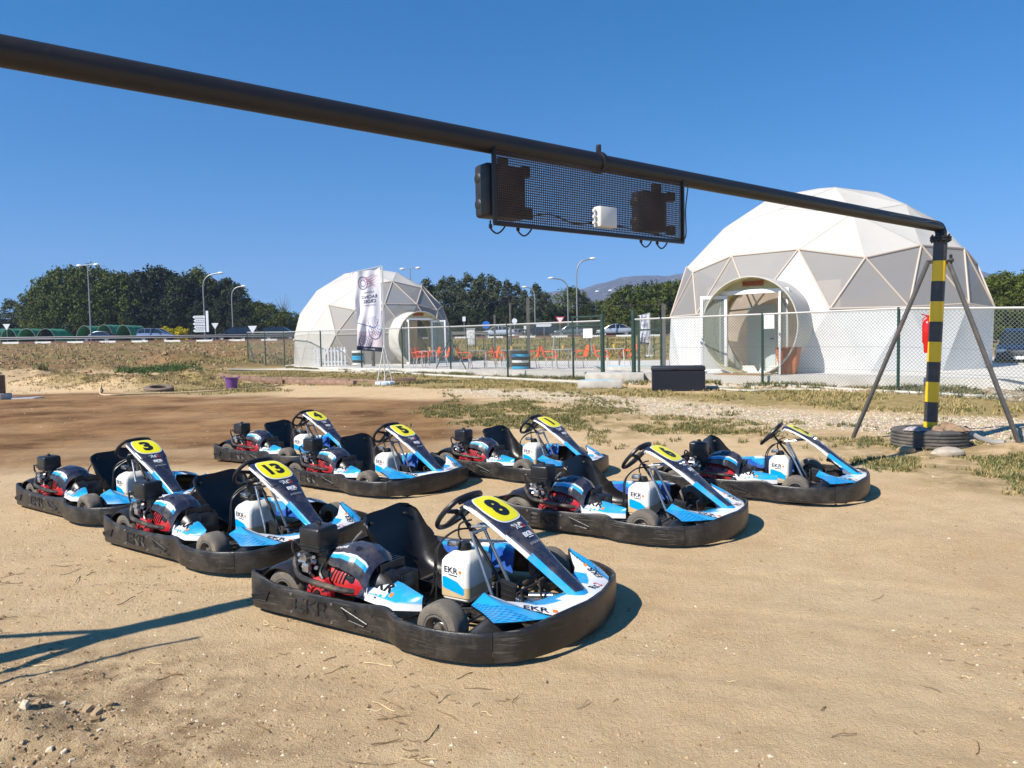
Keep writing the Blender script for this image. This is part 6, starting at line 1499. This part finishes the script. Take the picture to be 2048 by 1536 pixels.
def leaves(H_, W_, prof, n_cl, per, size, seed, lobes=0):
    rg = np.random.default_rng(seed); cl = []
    while len(cl) < n_cl:
        t = rg.random(); r = prof(t)*W_/2; a = rg.random()*6.283; q = rg.random()**.45
        cl.append((math.cos(a)*r*q, math.sin(a)*r*q, t*H_, .35+.65*rg.random()))
    cl = np.array(cl); C_ = np.repeat(cl, per, 0); n_ = len(C_); rad = W_*.085*(.5+1.0*rg.random(n_cl)); rad = np.repeat(rad, per)
    d = rg.normal(size=(n_, 3)); d /= np.linalg.norm(d, axis=1)[:, None]; P_ = C_[:, :3]+d*(rad*rg.random(n_)**.4)[:, None]; P_[:, 2] = np.maximum(P_[:, 2], .05)
    u = rg.normal(size=(n_, 3)); u /= np.linalg.norm(u, axis=1)[:, None]; w = np.cross(u, rg.normal(size=(n_, 3))); w /= np.linalg.norm(w, axis=1)[:, None]; s_ = (size*(.5+rg.random(n_)))[:, None]
    V = np.stack([P_-u*s_, P_+w*s_*.5, P_+u*s_, P_-w*s_*.5], 1).reshape(-1, 3); F_ = np.arange(n_*4).reshape(-1, 4)
    shade = np.repeat(np.clip(.25+.75*np.repeat(cl[:, 3], per)*(.5+rg.random(n_)), 0, 1), 4)
    return V, F_, shade
def crown_obj(V, F_, sh, m, parent, name='crown'):
    me = bpy.data.meshes.new(name); me.from_pydata(V.tolist(), [], F_.tolist()); ca = me.color_attributes.new('paint', 'FLOAT_COLOR', 'POINT'); ca.data.foreach_set('color', np.stack([sh, sh, sh, np.ones_like(sh)], 1).astype(np.float32).ravel()); me.materials.append(m); me.update(); o = bpy.data.objects.new(name, me); COL.objects.link(o); o.parent = parent; return o
broad = lambda t: max(.02, math.sin(PI*min(1, .12+.88*t)))**.55*(1 if t > .12 else .75)
cone = lambda t: (.75 if t < .1 else 1.0)*(1-t)**.55+.04
plume = lambda t: .35+.65*math.sin(PI*min(1, t*1.02))**.8 if t < .93 else .2
def make_tree(kind, seed):
    root = empty('tree'); prof, m, W_, n_, per, sz = {'broad': (broad, 0, 1.05, 150, 52, .019), 'dark': (plume, 1, .72, 130, 50, .018), 'loose': (cone, 2, .62, 105, 42, .019), 'pine': (cone, 1, .7, 110, 50, .018)}[kind]
    V, F_, sh = leaves(.92, W_, prof, n_, per, sz, seed); V[:, 2] += .06
    crown_obj(V, F_, sh, M_LF[m], root)
    rg = random.Random(seed); g = MB(); g.tube([(0, 0, -.02), (.01, 0, .3), (0, .01, .75)], [.026, .018, .006], 7)
    for k in range(6): a = rg.random()*6.28; z = .12+.08*k; g.tube([(0, 0, z), (math.cos(a)*.12, math.sin(a)*.12, z+.12), (math.cos(a)*.22, math.sin(a)*.22, z+.17)], [.010, .006, .002], 5)
    g.build('trunk', M_TRK, root); return register(root)
PRO = {k: [make_tree(k, 100+7*i+hash(len(k)) % 5) for i in range(3)] for k in ('broad', 'dark', 'loose', 'pine')}
used = set(); tc = 0; _tl = {}
LM = [(-60, 'the picture edge'), (13, 'the pale sign at the far left'), (60, 'the left row of net tunnels'), (118, 'the small distant lamp'), (183, 'the double headed lamp'), (245, 'the last green net tunnel'), (315, 'the people carrier'), (360, 'the yellow shrub'), (411, 'the curved lamp'), (467, 'the shorter curved lamp'), (505, 'the triangle sign'), (563, 'the dark estate car'),
      (600, 'the left edge of the small dome'), (720, 'the small dome'), (824, 'the lamp by the small dome'), (880, 'the small dome entrance'), (928, 'the small grey sign'), (972, 'the round blue sign'), (1022, 'the patio heater'), (1071, 'the short armed lamp'), (1120, 'the yield sign'), (1155, 'the tallest curved lamp'), (1209, 'the thin double lamp'), (1290, 'the distant flag banner'), (1335, 'the left side of the large dome'), (1440, 'the large dome'), (1640, 'the large dome'), (1900, 'the large dome'), (1975, 'the large dome edge'), (2050, 'the dark blue car')]
def tree_label(u, vt, lab):
    k = min(LM, key=lambda q: abs(q[0]-u)); d = u-k[0]; rel = 'above' if abs(d) < 7 else ('right of' if d > 0 else 'left of')
    w = 'tall' if vt < 572 else ('low' if vt > 598 else 'middle sized')
    return '%s %s just %s %s' % (w, lab, rel, k[1]) if rel != 'above' else '%s %s rising above %s' % (w, lab, k[1])
def tree(u, vt, Y, kind, lab, grp, wk=1.0):
    global tc
    if grp and 'hidden' not in lab: lab = tree_label(u, vt, lab)
    tc += 1; t = PRO[kind][tc % 3]; key = (kind, tc % 3)
    p = at(u, 680, Y); zb = tz(p.x, Y)-.2; H_ = at(u, vt, Y).z-zb; o = t[0] if key not in used else copy_tree(t); used.add(key)
    rr_ = random.Random(tc); o.location = (p.x, Y, zb); o.rotation_euler = (0, 0, rr_.random()*6.28); s_ = H_/.98; o.scale = (s_*wk, s_*wk, s_); tag(o, lab, 'tree', grp)
    if grp and 'hidden' not in lab:
        if lab in _tl and vt != _tl[lab][1]:
            o0, v0 = _tl[lab]; o['label'] = ('taller of two: ' if vt < v0 else 'shorter of two: ')+lab.replace(' just', ''); o0['label'] = ('shorter of two: ' if vt < v0 else 'taller of two: ')+lab.replace(' just', '')
        else: _tl[lab] = (o, vt)
    o.name = 'tree'
GL = 'trees of the left wood'; GM = 'trees behind the terrace'; GRt = 'trees right of the large dome'
L1 = 'broad olive green tree'; L2 = 'dark grey green tree'; L3 = 'olive tree'
tree(80, 580, 128, 'broad', L1, GL, .60)
for u, v, Y in ((100, 562, 126),  (122, 548, 124), (150, 540, 128), (182, 537, 124), (208, 546, 127), (236, 550, 124), (80, 604, 124), (105, 595, 123), (150, 590, 124), (200, 592, 123), (398, 545, 128), (250, 600, 124)): tree(u, v, Y, 'broad', L1, GL, .82)
for u, v, Y in ((262, 552, 128), (285, 548, 125), (302, 538, 130), (322, 540, 127), (345, 548, 128), (368, 550, 124), (385, 556, 126), (420, 560, 128), (440, 565, 126), (460, 562, 128), (478, 572, 124), (280, 600, 123), (320, 605, 123), (360, 600, 123), (400, 606, 122), (440, 606, 122), (480, 610, 120)): tree(u, v, Y, 'dark', L2, GL, 1.0)
for u, v, Y in ((500, 600, 126), (520, 608, 124), (540, 612, 128), (560, 630, 126), (580, 626, 128), (602, 632, 130), (620, 628, 128)): tree(u, v, Y, 'broad', L3, GL, 1.2)
tree(25, 603, 160, 'loose', 'pale blue green tree standing alone at the far left', None, 1.5)
for u, v in ((-60, 615), (-20, 634), (8, 640), (40, 638), (-110, 600)): tree(u, v, 135, 'dark', 'dark edge tree', GL, 1.6)
L4 = 'loose dark green tree'; L5 = 'tree in front of the mountain'; L6 = 'dark bushy tree'; L7 = 'broad green tree'
for u, v in ((838, 575), (856, 562), (874, 575), (890, 560), (905, 558), (922, 566), (938, 553), (955, 562), (968, 553), (985, 556), (1000, 566), (1018, 565), (1035, 572), (1050, 584)): tree(u, v, 118+(u*7) % 12, 'loose', L4, GM, .88)
for u in range(700, 1300, 26): tree(u, 612+(u*13) % 22, 114+(u*5) % 9, 'dark', 'dark belt tree', GM, 1.25)
for u, v, k in ((1075, 572, 'loose'), (1092, 588, 'loose'), (1108, 612, 'dark'), (1122, 618, 'dark'), (1142, 578, 'broad'), (1158, 590, 'dark'), (1180, 606, 'dark'), (1200, 604, 'broad'), (1222, 600, 'broad')): tree(u, v, 112+(u % 9), k, L5, GM, 1.0)
for u, v, k in ((1245, 580, 'dark'), (1262, 574, 'broad'), (1280, 590, 'dark'), (1300, 566, 'dark'), (1318, 572, 'broad'), (1335, 568, 'dark'), (1355, 566, 'broad'), (1376, 572, 'dark'), (1400, 570, 'dark'), (1430, 575, 'dark')): tree(u, v, 104+(u % 7), k, L6, GM, 1.1)
for u, v in ((1950, 575), (1985, 562), (2010, 550), (2036, 556), (2060, 548), (2100, 552), (2150, 545), (1970, 605), (2000, 598), (2030, 590), (2060, 596), (2110, 590)): tree(u, v, 62+(u % 9), 'broad', L7, GRt, 1.0)
for u in (): tree(u, 590, 115, 'dark', 'dark tree hidden behind the large dome', 'trees hidden by the large dome', 1.5)
for t_ in [t for k in PRO for i, t in enumerate(PRO[k]) if (k, i) not in used]:
    for c in t_[1]: bpy.data.objects.remove(c[0])
    bpy.data.objects.remove(t_[0])
# yellow flowering shrub, bare tree, undergrowth, garden shrubs by the nets
def shrub(u, v0, v1, Y, W_, mi, lab, seed, name='shrub'):
    p = at(u, 680, Y); zb = tz(p.x, Y)-.1; H_ = at(u, v0, Y).z-zb; V, F_, sh = leaves(H_, W_, broad, 60, 26, .16, seed); root = empty(name, (p.x, Y, zb)); crown_obj(V, F_, sh, M_LF[mi], root, 'foliage'); g = MB(); g.tube([(0, 0, 0), (.05, 0, H_*.6)], .05, 5); g.build('stem', M_TRK, root); tag(root, lab, 'shrub')
shrub(334, 655, 0, 112, 3.6, 3, 'yellow flowering shrub behind the silver blue people carrier, left half', 5); shrub(360, 656, 0, 113, 3.2, 3, 'yellow flowering shrub beside the direction sign, right half', 6)
shrub(136, 648, 0, 116, 2.6, 2, 'small pale tree like shrub between the net tunnels', 7); shrub(90, 658, 0, 112, 2.0, 2, 'low shrub in front of the left row of net tunnels', 8); shrub(276, 650, 0, 126, 4.0, 2, 'grey green shrub right of the last net tunnel', 9)
q = gg(86, 746); vs_ = MB()
for k in range(14):
    a_, b_, c_ = tuft(random.gauss(0, .12), random.gauss(0, .12), 0, .42, 6, .06, (1,), .014); vs_.add(a_, b_, 0)
o = vs_.build('weed_bush', M_GR[1], flat=True); o.location = q; tag(o, 'upright grey green weed bush on the dirt mound at the left', 'weed')
p = at(570, 680, 135); zb = tz(p.x, 135); root = empty('bare_tree', (p.x, 135, zb)); H_ = at(570, 588, 135).z-zb; g = MB(); rg = random.Random(4)
g.tube([(0, 0, 0), (.1, 0, H_*.5), (-.1, 0, H_*.7)], [.12, .09, .06], 6)
for k in range(16):
    a = rg.random()*6.28; z = H_*(.45+.03*k if k < 9 else .6); L = H_*(.18+.2*rg.random()); g.tube([(0, 0, min(z, H_*.7)), (math.cos(a)*L*.35, math.sin(a)*L*.35, z+L*.5), (math.cos(a)*L*.55, math.sin(a)*L*.55, min(H_, z+L))], [.05, .035, .015], 5)
g.build('trunk', mat('bare_bark', (.16, .13, .11), .9), root); tag(root, 'leafless dead tree standing left of the small dome', 'tree')

# ================================================================ MOUNTAIN AND AIR
RU = [(700, 640), (1000, 612), (1060, 592), (1095, 584), (1130, 581), (1165, 576), (1200, 566), (1240, 555), (1290, 549), (1330, 552), (1366, 547), (1420, 552), (1500, 545), (1620, 530), (1750, 522), (1880, 530), (1963, 542), (1999, 550), (2048, 559), (2150, 575), (2400, 600), (2800, 630)]
MY = 2200.0
rx = [at(u, v, MY).x for u, v in RU]; rz_ = [at(u, v, MY).z for u, v in RU]
g = MB(); NX, NY = 260, 60
X_, Y_ = np.meshgrid(np.linspace(rx[0]-200, rx[-1]+400, NX+1), np.linspace(MY-900, MY+350, NY+1), indexing='ij')
s_ = np.clip((Y_-(MY-900))/900, 0, 1); b_ = np.clip(1-(Y_-MY)/350, 0, 1); pr = np.interp(X_, rx, rz_, left=0, right=0)*s_**1.3*b_
Zm = pr*(1+.0*X_)+np.minimum(pr, 60)/60*((fbm(X_/110, Y_/80, 5, 3)-.47)*65*np.clip((1-s_)*2.2+.06, 0, 1)+(fbm(X_/26, Y_/30, 4, 13)-.47)*9); Zm = np.maximum(Zm, -5)
W_ = NY+1; vs = np.stack([X_.ravel(), Y_.ravel(), Zm.ravel()], 1).tolist(); fs = [(i*W_+j, (i+1)*W_+j, (i+1)*W_+j+1, i*W_+j+1) for i in range(NX) for j in range(NY)]
g.add(vs, fs); M_MT = mat('mountain_scrub', (.10, .10, .055), .95); nt = M_MT.node_tree; n = nt.nodes; l = nt.links; bs = n['Principled BSDF']
geo = n.new('ShaderNodeNewGeometry'); nz = n.new('ShaderNodeTexNoise'); nz.inputs['Scale'].default_value = .035; nz.inputs['Detail'].default_value = 9; nz.inputs['Roughness'].default_value = .75; l.new(geo.outputs['Position'], nz.inputs[0])
mr_ = n.new('ShaderNodeMapRange'); mr_.inputs[1].default_value = .53; mr_.inputs[2].default_value = .62; l.new(nz.outputs[0], mr_.inputs[0]); mx = n.new('ShaderNodeMix'); mx.data_type = 'RGBA'; mx.inputs[6].default_value = (.040, .046, .034, 1); mx.inputs[7].default_value = (.20, .175, .15, 1); l.new(mr_.outputs[0], mx.inputs[0]); l.new(mx.outputs[2], bs.inputs['Base Color'])
tag(g.build('mountain', M_MT, sharp=0), kind='structure')
hz = MB(); hz.box((900, 1000, 122), (4400, 3300, 262)); o = hz.build('haze', [], flat=True); o.data.materials.clear(); mh = bpy.data.materials.new('air'); mh.use_nodes = True; nt = mh.node_tree
for q in list(nt.nodes):
    if q.type == 'BSDF_PRINCIPLED': nt.nodes.remove(q)
pv = nt.nodes.new('ShaderNodeVolumePrincipled'); pv.inputs['Color'].default_value = (.52, .64, 1, 1); pv.inputs['Density'].default_value = .00027; pv.inputs['Anisotropy'].default_value = 0
nt.links.new(pv.outputs[0], nt.nodes['Material Output'].inputs['Volume']); o.data.materials.append(mh); tag(o, kind='stuff')
